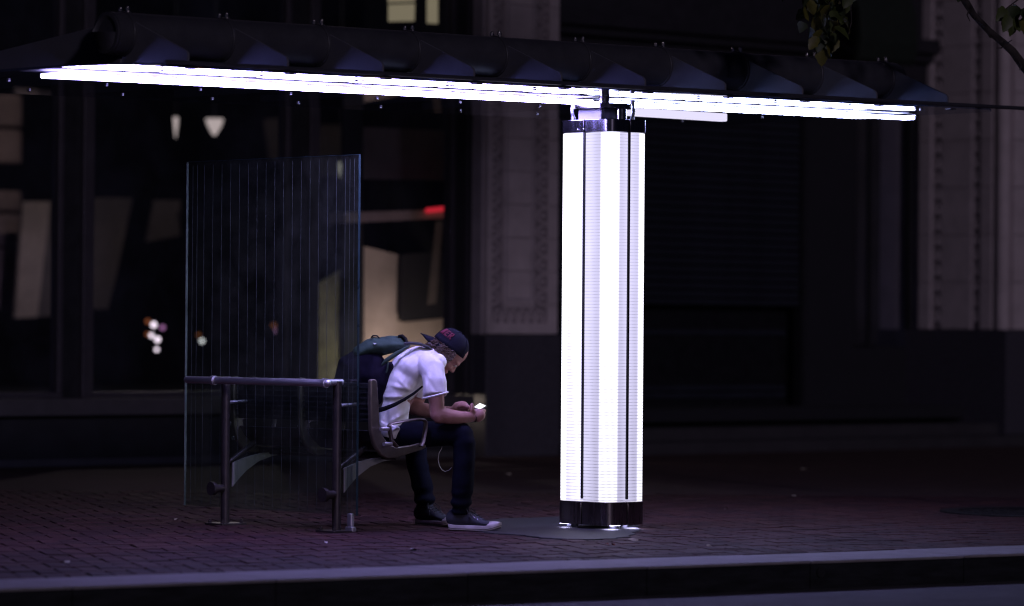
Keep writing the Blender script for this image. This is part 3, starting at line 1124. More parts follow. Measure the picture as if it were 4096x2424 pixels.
# glass roof sheet with clipped corners, in three panes
GL, GR = -3.66, 2.80
cuts = [GL, -1.40, .74, GR]
for i in range(3):
    a, b = cuts[i] + (.004 if i else 0), cuts[i + 1]
    if i == 0:
        pl_ = [(a + .26, -.52), (b, -.52), (b, 1.98), (a + .26, 1.98), (a + .04, 1.9), (a, 1.6), (a, -.12), (a + .08, -.38)]
    elif i == 2:
        pl_ = [(a, -.52), (b - .2, -.52), (b - .04, -.4), (b, -.2), (b, 1.7), (b - .2, 1.98), (a, 1.98)]
    else:
        pl_ = [(a, -.52), (b, -.52), (b, 1.98), (a, 1.98)]
    MB().prism([(x, y, H(x, 2.334)) for x, y in pl_], (0, 0, .012)).build('roof_pane', 'roof_glass', sh)
mb = MB()
mb.tube([(GL + .25, -.532, H(GL, 2.352)), (GR + .32, -.532, H(GR, 2.356))], .011, 10)
mb.build('edge_rod', 'steel_dark', sh, smooth=True)
# lamps under the glass
LY = .2
def strip(a, b, y0, y1, h0, h1, m):
    q = MB()
    dz = SL * (b - a) / 2
    q.span((a, y0, h0), (b, y1, h1))
    q.v = [Vector((p.x, p.y, p.z + SL * p.x)) for p in q.v]
    return q.build('lamp_strip', m, sh, bevel=.004)
strip(-3.60, -.05, .03, .19, 2.2975, 2.3155, 'lamp_left')
strip(.06, 2.58, .03, .109, 2.2980, 2.3150, 'lamp_right')
strip(.06, 2.27, .1095, .19, 2.2980, 2.3150, 'lamp_right')
for s_ in [-3.25 + .611 * k for k in range(10)]:
    q = MB()
    q.span((s_ + .28, -.02, H(s_, 2.3178)), (s_ + .31, .24, H(s_, 2.3235)))
    q.build('lamp_bracket', 'bolt_metal', sh)
for (a, b) in ((-3.68, -.06), (.08, 2.5)):
    q = MB()
    q.span((a, LY - .215, H((a + b) / 2, 2.331)), (b, LY + .07, H((a + b) / 2, 2.3335)))
    q.v = [Vector((p.x, p.y, p.z + SL * (p.x - (a + b) / 2) - .0004)) for p in q.v]
    q.build('lamp_shield', 'gap_black', sh)  # tray added to stop lamp light rising onto the fins near the tube
q = MB()
q.span((.28, .40, 2.272), (1.38, .45, 2.318))
q.build('glow_reflector', 'glow_reflector', sh, bevel=.006)  # lamp reflector, the light it catches put in as its own glow

# ---- light column: four perforated quarter shells with gaps between
CX, CYH = .145, .197
ZL0, ZL1 = .150, 2.135
def quarter(sx, sy, gx, gy, r, inset=0.0):
    """outline of one quarter shell, centre gap half-widths gx, gy"""
    X, Yh = CX - inset, CYH - inset
    pts = [(gx, gy), (gx, Yh)]
    pts = [(gx, Yh - .0), (X - r, Yh)]
    arc = [(X - r + r * math.sin(a), Yh - r + r * math.cos(a)) for a in [math.pi / 2 * k / 7 for k in range(1, 7)]]
    pts = [(gx, gy), (gx, Yh), (X - r, Yh)] + arc + [(X, Yh - r), (X, gy)]
    return [(sx * x, sy * y) for x, y in pts]
for sx in (-1, 1):
    for sy in (-1, 1):
        p = quarter(sx, sy, .013, .010, .050)
        mo_ = MB().prism([(x, y, ZL0 + .003) for x, y in p], (0, 0, ZL1 - ZL0 - .006)).build('light_panel', 'column_screen', sh, smooth=True)
        p = quarter(sx, sy, .004, .004, .052, -.004)
        MB().prism([(x, y, .026) for x, y in p], (0, 0, ZL0 - .026)).build('plinth', 'plinth_metal', sh, smooth=True, bevel=.002)
        MB().prism([(x, y, ZL1) for x, y in p], (0, 0, .068)).build('top_cap', 'cap_metal', sh, smooth=True, bevel=.002)
mb = MB()
mb.span((-.12, -.17, .155), (.12, .17, 2.13))
mb.box((0, 0, 1.15), (.30, .012, 1.97))
mb.box((0, 0, 1.15), (.012, .40, 1.97))
mb.build('core', 'gap_black', sh)
for k, (x, y) in enumerate(((-.1, .12), (-.02, -.12), (.1, -.06))):
    mb = MB()
    mb.tube([(x, y, .006), (x, y, .028)], .03, 14)
    mb.build('foot', 'steel_dark', sh, smooth=True)
# lamps under the plinth that wash the ground
for (x, y) in ((-.11, .14), (-.085, -.165), (.11, -.13)):
    mb = MB()
    mb.add([(x - .035, y - .035, .0255), (x + .035, y - .035, .0255), (x + .035, y + .035, .0255), (x - .035, y + .035, .0255)], [(0, 3, 2, 1)])
    mb.build('ground_light', 'under_glow', sh)
# neck between column and roof
mb = MB()
mb.span((-.075, -.055, 2.2035), (-.06, .125, 2.29))
mb.span((-.06, -.055, 2.2035), (.06, .125, 2.27))
mb.build('neck', 'neck_paint', sh, bevel=.006)
mb = MB()
mb.tube([(.03, -.1, 2.2035), (.03, -.1, 2.265)], .03, 18)
mb.tube([(.075, -.075, 2.2035), (.075, -.075, 2.26)], .018, 14)
mb.build('neck_pin', 'chrome', sh, smooth=True)
ring = []
for k in range(28):
    a = 2 * math.pi * k / 28
    ring.append((.125 * math.copysign(abs(math.cos(a)) ** .6, math.cos(a)), .15 * math.copysign(abs(math.sin(a)) ** .6, math.sin(a)) + .01))
MB().prism([(x, y, 2.266) for x, y in ring], (0, 0, .026)).build('neck_plate', 'chrome', sh, smooth=True, bevel=.002)
mb = MB()
mb.tube([(.0, .0, 2.292), (.0, .0, 2.334)], .03, 16)
mb.build('roof_socket', 'chrome', sh, smooth=True)
for (x, y) in ((-.1, .135), (.125, -.09)):
    mb = MB()
    base_z = 2.203
    mb.tube([(x, y, base_z), (x, y, base_z + .022)], .013, 12)
    pts = [Vector((x - .010 * math.sin(t * 3.1) * (1 if x < 0 else -1), y, base_z + .022 + .062 * t)) for t in [i / 14 for i in range(15)]]
    mb.tube(pts, [.0085 + .0018 * (i % 2) for i in range(15)], 10)
    mb.tube([pts[-1], pts[-1] + Vector((0, 0, .03))], .014, 12)
    mb.build('conduit', 'cable_metal', sh, smooth=True)
for (y, z) in ((.045, 2.15), (.0, 2.152)):
    mb = MB()
    mb.ball((-CX - .006, y, z), .005, 8, 5)
    mb.build('cap_screw', 'bolt_metal', sh, smooth=True)

# ================================================================== BENCH
bench = thing('bench', 'steel bus stop bench with a leaning rail and armrests', 'bench', (-1.42, 1.0, 0))
LS = -1.42
legs = (.535, 1.468)
rail_h = .787
for ty in legs:
    mb = MB()
    mb.tube([(LS, ty, .008), (LS, ty, rail_h + .005)], .024, 18)
    lg = mb.build('leg', 'leg_steel', bench, smooth=True)
    MB().span((LS - .08, ty - .075, .0), (LS + .09, ty + .075, .011)).build('base_plate', 'leg_steel', lg, bevel=.002)
    for (dx, dy) in ((-.06, -.055), (-.06, .055), (.07, -.055), (.07, .055)):
        b_ = MB()
        b_.tube([(LS + dx, ty + dy, .011), (LS + dx, ty + dy, .024)], .010, 6)
        b_.tube([(LS + dx, ty + dy, .024), (LS + dx, ty + dy, .032)], .005, 8)
        b_.build('anchor_bolt', 'leg_steel', lg)
    # bumper knob low on the street side of the leg
    kz = .198
    k_ = MB()
    k_.tube([(LS - .018, ty, kz), (LS - .075, ty, kz)], [.023, .021], 18)
    k_.tube([(LS - .078, ty, kz), (LS - .100, ty, kz)], .037, 22)
    k_.build('bumper', 'leg_steel', lg, smooth=True)
    # stub and clamp that carry the rail
    c_ = MB()
    c_.tube([(LS + .03, ty, rail_h), (LS - .075, ty, rail_h)], .017, 16)
    c_.build('rail_stub', 'rail_steel', lg, smooth=True)
    c_ = MB()
    c_.tube([(LS - .085, ty - .012, rail_h - .003), (LS - .085, ty + .012, rail_h - .003)], .0255, 18)
    c_.build('rail_clamp', 'rail_steel', lg, smooth=True)
RSX = LS - .085
mb = MB()
mb.tube([(RSX, legs[0] - .02, rail_h - .003), (RSX, 1.70, rail_h - .003)], .0195, 18, dome=2)
mb.build('lean_rail', 'rail_steel', bench, smooth=True)

def sp(px, py, y):
    p = on_y(px, py, y)
    return (p.x, p.z)
# side frames: J-shaped casting, measured on the near one
sY = .415
outer = [(1477, 1522), (1484, 1516), (1497, 1517), (1503, 1526), (1508, 1600), (1512, 1690), (1520, 1735), (1545, 1772), (1580, 1789), (1640, 1781), (1685, 1770), (1699, 1776), (1698, 1790), (1684, 1799), (1640, 1812), (1580, 1832), (1546, 1835), (1518, 1820), (1492, 1780), (1478, 1720), (1476, 1600)]
prof = [sp(a, b, sY) for a, b in outer]
sideY = (sY, .99, 1.56)
for ty in sideY:
    MB().prism([(x, ty - .014, z) for x, z in prof], (0, .028, 0)).build('side_frame', 'seat_cast', bench, smooth=True, bevel=.006)
# seat and back of perforated sheet, one of each between two frames
inner_back = [sp(a, b, sY) for a, b in ((1488, 1535), (1492, 1600), (1496, 1690))]
inner_seat = [sp(a, b, sY) for a, b in ((1500, 1725), (1522, 1765), (1556, 1800), (1590, 1805), (1650, 1792), (1690, 1781))]
for a, b in zip(sideY[:-1], sideY[1:]):
    for nm, line in (('backrest', inner_back), ('seat', inner_seat)):
        mb = MB()
        for (p, q) in zip(line[:-1], line[1:]):
            mb.prism([(p[0], a + .016, p[1]), (q[0], a + .016, q[1]), (q[0] + .003, a + .016, q[1] + .004), (p[0] + .003, a + .016, p[1] + .004)], (0, b - a - .032, 0))
        ob = mb.build(nm, 'seat_mesh', bench)
    q = MB()
    for k in range(7):
        p = inner_back[0]
        zz = p[1] - .02 - .028 * k
        q.span((p[0] - .006, a + .02, zz - .003), (p[0] - .001, b - .02, zz + .003))
    q.build('back_slat', 'seat_mesh', bench)
# armrests: bent bar loops bolted to the frames
def arm(ty):
    A = [sp(x, y, sY) for x, y in ((1560, 1786), (1540, 1762), (1533, 1730), (1529, 1702), (1536, 1694), (1590, 1684), (1640, 1676), (1666, 1677), (1676, 1690), (1673, 1720), (1664, 1768), (1655, 1784))]
    mb = MB()
    mb.tube([(x, ty, z) for x, z in A], .0075, 8, bdir=(0, 1, 0), rb=.017)
    return mb.build('armrest', 'seat_cast', bench, smooth=True)
for ty in (sY - .055, 1.03, 1.62):
    ar = arm(ty)
    for (x, y) in ((1500, 1715), (1512, 1775)):
        p = sp(x, y, sY)
        q = MB()
        q.tube([(p[0] - .008, ty, p[1]), (p[0] + .045, ty, p[1])], .011, 12)
        q.build('arm_bracket', 'rail_steel', ar, smooth=True)
# curved brackets from the legs to the seat row
for ty, ym in zip(legs, (.60, 1.50)):
    top = [sp(a, b, .535) for a, b in ((1376, 1872), (1430, 1848), (1490, 1832), (1560, 1826))]
    bot = [sp(a, b, .535) for a, b in ((1580, 1836), (1530, 1846), (1480, 1866), (1430, 1905), (1395, 1945), (1374, 1972))]
    MB().prism([(x, ty - .006, z) for x, z in top + bot], (0, .012, 0)).build('seat_bracket', 'arch_paint', bench, bevel=.002)
    s_ = [sp(a, b, .535) for a, b in ((1374, 1872), (1478, 1790))]
    mb = MB()
    mb.tube([(s_[0][0], ty + .03, s_[0][1]), (s_[1][0], ty + .03, s_[1][1])], .016, 10)
    mb.build('brace', 'leg_steel', bench, smooth=True)
    p = sp(1478, 1612, .535)
    q = MB()
    q.tube([(LS + .02, ty, p[1] - .012), (p[0], ty, p[1])], .009, 8)
    q.build('back_stay', 'rail_steel', bench, smooth=True)
p = sp(1530, 1832, .535)
mb = MB()
mb.tube([(p[0], sY, p[1] + .012), (p[0], 1.56, p[1] + .012)], .02, 12)
mb.build('seat_beam', 'leg_steel', bench, smooth=True)

# glass screen behind the bench
GS = -1.362
gs = thing('glass_screen', 'tall clear glass wind screen with thin vertical lines behind the bench rail', 'glass screen', (GS, 1.15, 0))
g_a, g_b = on_x(1433, 1300, GS).y, on_x(746, 1300, GS).y
g_z0, g_z1 = on_x(1433, 2063, GS).z, on_x(1436, 619, GS).z
MB().span((GS - .006, g_a, g_z0), (GS + .006, g_b, g_z1)).build('glass_sheet', 'screen_glass', gs)
ed = MB()
ed.span((GS - .0065, g_a - .003, g_z0), (GS + .0065, g_a - .0002, g_z1))
ed.build('polished_edge', 'glass_edge', gs)
ed = MB()
ed.span((GS - .0065, g_b + .0002, g_z0), (GS + .0065, g_b + .003, g_z1))
ed.build('polished_edge', 'glass_edge_pale', gs)
ed = MB()
ed.span((GS - .0065, g_a, g_z1 + .0002), (GS + .0065, g_b, g_z1 + .0025))
ed.build('polished_edge', 'glass_edge', gs)
lines = [1418, 1400, 1382] + [1382 - 35.3 * k for k in range(1, 17)] + [790, 772]
for px in lines:
    yy = on_x(px, 1200, GS).y
    if yy > g_b - .01:
        continue
    MB().span((GS - .0074, yy - .0006, g_z0 + .01), (GS - .0064, yy + .0006, g_z1 - .02)).build('etched_line', 'etched', gs)
for yy in (g_a + .05,):
    mb = MB()
    mb.span((GS - .016, yy - .03, .0), (GS + .016, yy + .03, .03))
    mb.span((GS - .012, yy - .018, .03), (GS + .012, yy + .018, g_z0 + .010))
    mb.build('glass_foot', 'rail_steel', gs, bevel=.006)

# ================================================================== PERSON
person = thing('person', 'person in white t-shirt and dark jeans bending over a phone on the bench', 'person', ground(1850, 2118))
AX_R, AX_F, AX_U = RIGHT, FWD, UP

def fold_shirt(co, n):
    d = co - CAM
    z = d.dot(_f)
    x = d.dot(_r) / z * FPX + 2048
    y = 1212 - d.dot(_u) / z * FPX
    a = 0.0
    # folds fan out from the arm pit towards the waist and bunch above the hem
    def ridge(x0, y0, x1, y1, w, amp):
        vx, vy = x1 - x0, y1 - y0
        L2 = vx * vx + vy * vy
        t = max(0, min(1, ((x - x0) * vx + (y - y0) * vy) / L2))
        ex, ey = x - x0 - vx * t, y - y0 - vy * t
        q = math.sqrt(ex * ex + ey * ey) / w
        return 1.5 * amp * math.exp(-q * q) * math.sin(math.pi * (.15 + .7 * t))
    face = max(0, -n.dot(FWD))
    for args in ((1668, 1530, 1570, 1470, 16, -.012), (1640, 1580, 1540, 1590, 9, .010), (1650, 1560, 1560, 1540, 9, .007), (1640, 1600, 1520, 1605, 8, -.010), (1635, 1560, 1600, 1520, 8, .008), (1540, 1600, 1545, 1700, 9, -.012), (1630, 1640, 1560, 1690, 12, .011), (1630, 1662, 1560, 1700, 8, -.010), (1610, 1690, 1550, 1735, 9, .012), (1600, 1715, 1550, 1745, 9, -.012), (1520, 1640, 1530, 1740, 9, .008), (1715, 1500, 1705, 1580, 10, .008), (1700, 1500, 1745, 1570, 9, -.007), (1760, 1470, 1780, 1560, 8, .007)):
        a += ridge(*args) * face
    q = co * 14
    a += .006 * noise.noise(Vector((q.x, q.y, q.z * .6))) + .0025 * noise.noise(Vector((q.x * 2.5 + q.z, q.y * 2.5, q.z * 1.4)))
    return a

tm = MB()
spine = [(1562, 1738, 20.60), (1570, 1690, 20.59), (1573, 1640, 20.58), (1583, 1585, 20.58), (1608, 1530, 20.58), (1645, 1478, 20.58), (1690, 1440, 20.59), (1728, 1430, 20.60)]
ra = [.083, .086, .084, .088, .108, .112, .085, .055]
rb_ = [.165, .165, .160, .165, .180, .190, .180, .12]
tm.tube([at(*p) for p in spine], ra, 24, bdir=FWD, rb=rb_, dome=2)
tm.tube([at(1705, 1455, 20.46), at(1732, 1482, 20.38), at(1738, 1530, 20.35), at(1741, 1583, 20.33)], [.062, .066, .064, .064], 20, bdir=FWD, rb=[.07, .07, .07, .068])
tm.tube([at(1698, 1455, 20.74), at(1712, 1485, 20.85), at(1700, 1530, 20.90), at(1690, 1580, 20.92)], [.062, .066, .064, .062], 20, bdir=FWD, rb=[.07, .07, .07, .066])
tm.ball(at(1748, 1452, 20.45), .052)
tm.ball(at(1735, 1452, 20.76), .052)
# loose hem over the seat
tm.tube([at(1572, 1700, 20.56), at(1560, 1748, 20.56)], [.084, .062], 20, bdir=FWD, rb=[.175, .16])
shirt = sculpt('t_shirt', tm, .0062, 'shirt', person, 5, fold_shirt)
# sleeve hem
hm = MB()
hc = at(1741, 1581, 20.33)
ring_pts = [hc + AX_R * (.0665 * math.cos(2 * math.pi * k / 28)) + AX_F * (.0695 * math.sin(2 * math.pi * k / 28)) + UP * (.017 * math.cos(2 * math.pi * k / 28)) for k in range(29)]
hm.tube(ring_pts, .005, 6)
hm.build('sleeve_hem', 'shirt', shirt, smooth=True)

# ---- jeans
def fold_jeans(co, n):
    q = co * 9
    a = .006 * noise.noise(Vector((q.x, q.y, q.z * 1.6)))
    if co.z < .24:
        k = 1 - abs(co.z - .12) / .12
        a += .008 * max(0, k) * math.sin(co.z * 95 + 2.5 * noise.noise(co * 6))
    return a
jm = MB()
jm.ball(at(1562, 1742, 20.60), (.125, .175, .085), 18, 10, (AX_R, AX_F, AX_U))
jm.tube([at(1590, 1744, 20.52), at(1680, 1736, 20.47), at(1780, 1736, 20.43), at(1850, 1738, 20.41), at(1858, 1770, 20.40), at(1856, 1850, 20.40), at(1852, 1930, 20.40), at(1846, 2000, 20.415), at(1842, 2048, 20.43)], [.080, .072, .066, .064, .062, .058, .057, .055, .050], 20, bdir=FWD, rb=[.09, .085, .078, .070, .066, .062, .060, .058, .055])
jm.ball(at(1848, 1738, 20.41), (.062, .07, .062), 16, 10, (AX_R, AX_F, AX_U))
jm.tube([at(1590, 1746, 20.68), at(1625, 1744, 20.83), at(1650, 1748, 20.98), at(1660, 1785, 21.02), at(1668, 1850, 21.00), at(1685, 1930, 20.98), at(1697, 1990, 20.96), at(1702, 2026, 20.96)], [.078, .07, .066, .062, .058, .057, .056, .05], 20, bdir=FWD, rb=[.078, .07, .066, .062, .06, .06, .058, .054])
jeans = sculpt('jeans', jm, .0085, 'jeans', person, 4, fold_jeans)

# ---- body: head, neck, arms and hands in one skin
HF = (AX_R * .60 - AX_U * .80).normalized()        # where the face points
HU = (AX_R * .80 + AX_U * .60).normalized()        # towards the crown
CF = (AX_R * .80 - AX_U * .60).normalized()        # the cap sits tipped on the head
CU = (AX_R * .60 + AX_U * .80).normalized()
HS = AX_F                                          # the far ear
HC = at(1797, 1400, 20.60)
bm_ = MB()
ax = (HF, HS, HU)
def hp_(f, s, u):
    return HC + HF * f + HS * s + HU * u
def cq_(f, s, u):
    return HC + CF * f + HS * s + CU * u
bm_.ball(hp_(0, 0, .015), (.094, .074, .092), 22, 14, ax)
bm_.ball(hp_(.035, 0, -.045), (.055, .056, .062), 18, 12, ax)            # face
bm_.ball(hp_(.045, 0, -.098), (.036, .036, .028), 14, 9, ax)             # jaw and chin
bm_.ball(hp_(.083, 0, -.008), (.016, .052, .016), 14, 8, ax)             # brow
bm_.tube([hp_(.086, 0, -.018), hp_(.096, 0, -.042), hp_(.100, 0, -.053)], [.008, .010, .012], 10, dome=2)   # nose
for s in (-1, 1):
    bm_.ball(hp_(.098, s * .011, -.055), .009, 8, 6)
    bm_.ball(hp_(.070, s * .038, -.050), (.018, .018, .016), 10, 7, ax)  # cheek
    bm_.ball(hp_(.079, s * .030, -.022), (.010, .013, .010), 10, 7, ax)  # eye
    bm_.ball(hp_(-.008, s * .076, -.028), (.018, .009, .030), 10, 8, ax) # ear
bm_.tube([hp_(.082, -.02, -.083), hp_(.090, 0, -.081), hp_(.082, .02, -.083)], .0065, 8, dome=1)
bm_.tube([hp_(.080, -.018, -.094), hp_(.087, 0, -.093), hp_(.080, .018, -.094)], .0065, 8, dome=1)
bm_.tube([hp_(-.02, 0, -.05), at(1758, 1432, 20.60), at(1715, 1450, 20.60)], [.055, .055, .06], 16, dome=2)
bm_.tube([at(1690, 1452, 20.60), at(1650, 1500, 20.59), at(1600, 1580, 20.58), at(1576, 1660, 20.58), at(1568, 1720, 20.59)], [.06, .085, .075, .068, .07], 18, bdir=FWD, rb=[.14, .15, .14, .13, .14], dome=2)
# right arm
bm_.tube([at(1705, 1460, 20.48), at(1738, 1500, 20.37), at(1745, 1590, 20.33), at(1748, 1640, 20.33), at(1757, 1664, 20.33)], [.05, .05, .043, .040, .042], 16, dome=2)
bm_.tube([at(1752, 1656, 20.33), at(1790, 1666, 20.35), at(1830, 1670, 20.38), at(1868, 1669, 20.41), at(1893, 1667, 20.43)], [.044, .043, .037, .030, .026], 16, dome=2)
# left arm
bm_.tube([at(1700, 1460, 20.74), at(1695, 1520, 20.90), at(1672, 1590, 20.93), at(1655, 1634, 20.92)], [.05, .046, .042, .038], 16, dome=2)
bm_.tube([at(1650, 1630, 20.92), at(1700, 1641, 20.84), at(1760, 1648, 20.72), at(1812, 1645, 20.60)], [.040, .040, .033, .026], 16, dome=2)
# right hand: palm, thumb and four fingers round the phone
def fin(pts, r):
    bm_.tube([at(*p) for p in pts], r, 10, dome=2)
bm_.tube([at(1893, 1667, 20.43), at(1908, 1662, 20.43), at(1921, 1658, 20.43)], [.025, .030, .028], 14, bdir=UP, rb=[.027, .038, .034], dome=2)
fin([(1896, 1655, 20.415), (1888, 1636, 20.40), (1888, 1619, 20.405)], [.013, .012, .0105])                       # thumb
fin([(1916, 1646, 20.44), (1929, 1642, 20.455), (1938, 1643, 20.48)], [.0115, .0108, .0095])                      # index
fin([(1922, 1655, 20.435), (1933, 1652, 20.455), (1936, 1645, 20.485)], [.0115, .0108, .0095])                    # middle
fin([(1920, 1668, 20.43), (1930, 1664, 20.455), (1932, 1655, 20.485)], [.011, .010, .009])                        # ring
fin([(1913, 1682, 20.425), (1922, 1678, 20.45), (1925, 1669, 20.475)], [.010, .0092, .0082])                      # little
# left hand, a loose fist with the fingers tapping the screen
bm_.tube([at(1812, 1645, 20.60), at(1832, 1630, 20.58), at(1850, 1624, 20.56)], [.025, .032, .028], 14, bdir=FWD, rb=[.022, .036, .034], dome=2)
fin([(1848, 1615, 20.53), (1864, 1617, 20.51), (1870, 1633, 20.50)], [.0115, .0108, .0095])
fin([(1850, 1616, 20.555), (1867, 1619, 20.53), (1872, 1637, 20.52)], [.0115, .0108, .0095])
fin([(1850, 1620, 20.58), (1866, 1624, 20.56), (1869, 1641, 20.545)], [.011, .010, .009])
fin([(1847, 1626, 20.60), (1861, 1631, 20.585), (1862, 1645, 20.575)], [.010, .0092, .0082])
fin([(1838, 1626, 20.535), (1858, 1622, 20.50), (1876, 1629, 20.475)], [.013, .012, .0105])
# ankles
bm_.tube([at(1848, 1990, 20.42), at(1842, 2080, 20.44)], [.038, .030], 12, dome=1)
bm_.tube([at(1700, 1980, 20.96), at(1704, 2050, 20.97)], [.038, .030], 12, dome=1)
body = sculpt('body', bm_, .0048, 'skin', person, 3, None, .4)
for s in (-1, 1):
    MB().ball(hp_(.0865, s * .030, -.022), .0085, 10, 7).build('eye', 'paper', body, smooth=True)
# wrist band
w_ = MB()
wc = at(1898, 1667, 20.43)
wd = (at(1908, 1664, 20.43) - at(1885, 1667, 20.42)).normalized()
e1 = wd.orthogonal().normalized()
e2 = wd.cross(e1)
w_.tube([wc + e1 * (.0285 * math.cos(2 * math.pi * k / 20)) + e2 * (.0285 * math.sin(2 * math.pi * k / 20)) for k in range(21)], .0028, 6)
w_.build('wrist_band', 'strap_black', person, smooth=True)

# ---- cap worn back to front
cax = (CF, HS, CU)
cp = MB()
CC = cq_(-.006, 0, .012)
n_, kk = 28, 9
vs, fs = [], []
for i in range(kk + 1):
    a = math.pi / 2 * i / kk
    for j in range(n_):
        t = 2 * math.pi * j / n_
        cr = math.cos(a) ** .75
        vs.append(CC + CF * (.102 * cr * math.cos(t)) + HS * (.083 * cr * math.sin(t)) + CU * (.103 * math.sin(a) - .004))
for i in range(kk):
    for j in range(n_):
        fs.append((i * n_ + j, i * n_ + (j + 1) % n_, (i + 1) * n_ + (j + 1) % n_, (i + 1) * n_ + j))
cp.add(vs, fs)
cap = cp.build('cap', 'cap_cloth', person, smooth=True)
so_ = cap.modifiers.new('solid', 'SOLIDIFY')
so_.thickness = .004
bt = MB()
bt.ball(CC + CU * .1, (.007, .007, .004), 10, 6, cax)
bt.build('cap_button', 'cap_cloth', cap, smooth=True)
for j in range(0, n_, 5):
    t = 2 * math.pi * j / n_
    ln = []
    for i in range(kk + 1):
        a = math.pi / 2 * i / kk
        cr = math.cos(a) ** .75
        ln.append(CC + CF * (.1035 * cr * math.cos(t)) + HS * (.0845 * cr * math.sin(t)) + CU * (.1045 * math.sin(a) - .004))
    MB().tube(ln, .0012, 5).build('cap_seam', 'cap_cloth', cap, smooth=True)
# brim, bent down over the sides
br = MB()
rows = []
for i in range(7):
    u = i / 6
    row = []
    for j in range(13):
        w = (j / 12 - .5) * 2
        wid = .078 * math.sqrt(max(0.02, 1 - (u * .96) ** 3.2))
        back = .085 * math.sqrt(max(0, 1 - (w * .98) ** 2)) if i == 0 else .085 * math.sqrt(max(0, 1 - w * w * .9)) + .0
        f_ = -.006 - .094 * math.sqrt(max(0, 1 - (w * .9) ** 2)) - u * .078 * (1 - .35 * w * w)
        up_ = .008 - .018 * w * w - u * .028
        row.append(HC + CF * f_ + HS * (w * wid) + CU * up_)
    rows.append(row)
vs = [p for r in rows for p in r]
fs = [(i * 13 + j, i * 13 + j + 1, (i + 1) * 13 + j + 1, (i + 1) * 13 + j) for i in range(6) for j in range(12)]
br.add(vs, fs)
brim = br.build('brim', 'cap_cloth', cap, smooth=True)
so2 = brim.modifiers.new('solid', 'SOLIDIFY')
so2.thickness = .004

# red block and letters on the cap, wrapped on the crown
def cap_pt(t, a, lift=.0035):
    cr = math.cos(a) ** .75
    p = CC + CF * ((.102 + lift) * cr * math.cos(t)) + HS * ((.083 + lift) * cr * math.sin(t)) + CU * ((.103 + lift) * math.sin(a) - .004)
    return p
def cap_quad(t0, t1, a0, a1, m, nm, skew=0.0):
    q = MB()
    nn = 4
    vs = []
    for i in range(nn + 1):
        for j in range(nn + 1):
            a = a0 + (a1 - a0) * i / nn
            t = t0 + (t1 - t0) * j / nn
            vs.append(cap_pt(t, a))
    q.add(vs, [(i * (nn + 1) + j, i * (nn + 1) + j + 1, (i + 1) * (nn + 1) + j + 1, (i + 1) * (nn + 1) + j) for i in range(nn) for j in range(nn)])
    ob = q.build(nm, m, cap, smooth=True)
    so3 = ob.modifiers.new('solid', 'SOLIDIFY')
    so3.thickness = .002
    return ob
T0 = -math.pi * .55
A0, A1 = R_(22), R_(46)
LW = .26
def stroke(tc, segs):
    for (x0, x1, y0, y1) in segs:
        cap_quad(tc + x0 * LW, tc + x1 * LW, A0 + (A1 - A0) * y0, A0 + (A1 - A0) * y1, 'cap_red', 'cap_letter')
# reading order runs round the crown towards the temple:  ... E R
stroke(T0 - .62 - .38, [(0, 1.15, 0, 1)])
stroke(T0 - .62, [(0, .28, 0, 1), (.28, .9, .8, 1), (.28, .8, .41, .59), (.28, .9, 0, .2)])
stroke(T0 - .62 + .30, [(0, .28, 0, 1), (.28, .85, .82, 1), (.28, .85, .42, .58), (.62, .9, .58, .82), (.45, .68, .18, .42), (.64, .9, 0, .2)])

# ---- hair: a soft under-layer and many curling locks
hb = MB()
hb.ball(cq_(-.035, 0, -.022), (.062, .073, .045), 18, 10, cax)
hb.ball(cq_(-.060, 0, -.030), (.040, .060, .040), 16, 10, cax)
hb.ball(cq_(.010, -.062, -.030), (.034, .018, .042), 12, 8, cax)
hb.ball(cq_(.010, .062, -.030), (.034, .018, .042), 12, 8, cax)
rnd = random.Random(3)
for k in range(340):
    u = rnd.random()
    if u < .5:
        f0, s0, u0 = rnd.uniform(-.105, -.02), rnd.uniform(-.07, .07), rnd.uniform(-.025, .005)
    else:
        f0, s0, u0 = rnd.uniform(-.05, .045), -rnd.uniform(.068, .084), rnd.uniform(-.02, .012)
    ln = rnd.uniform(.03, .080)
    lw = rnd.uniform(.002, .0042)
    ph, fr_q, am = rnd.uniform(0, 6.3), rnd.uniform(1.2, 2.6), rnd.uniform(.003, .009)
    out = []
    for i in range(8):
        t = i / 7
        dn = -ln * t
        out.append(cq_(f0 - .02 * t + am * math.sin(ph + t * 6.28 * fr_q), s0 * (1 + .10 * t) + am * math.cos(ph + t * 6.28 * fr_q), u0 + dn * .75) + UP * (-.012 * t))
    hb.tube(out, [lw * (1 - .5 * i / 7) for i in range(8)], 5)
hb.build('hair', 'hair', person, smooth=True)

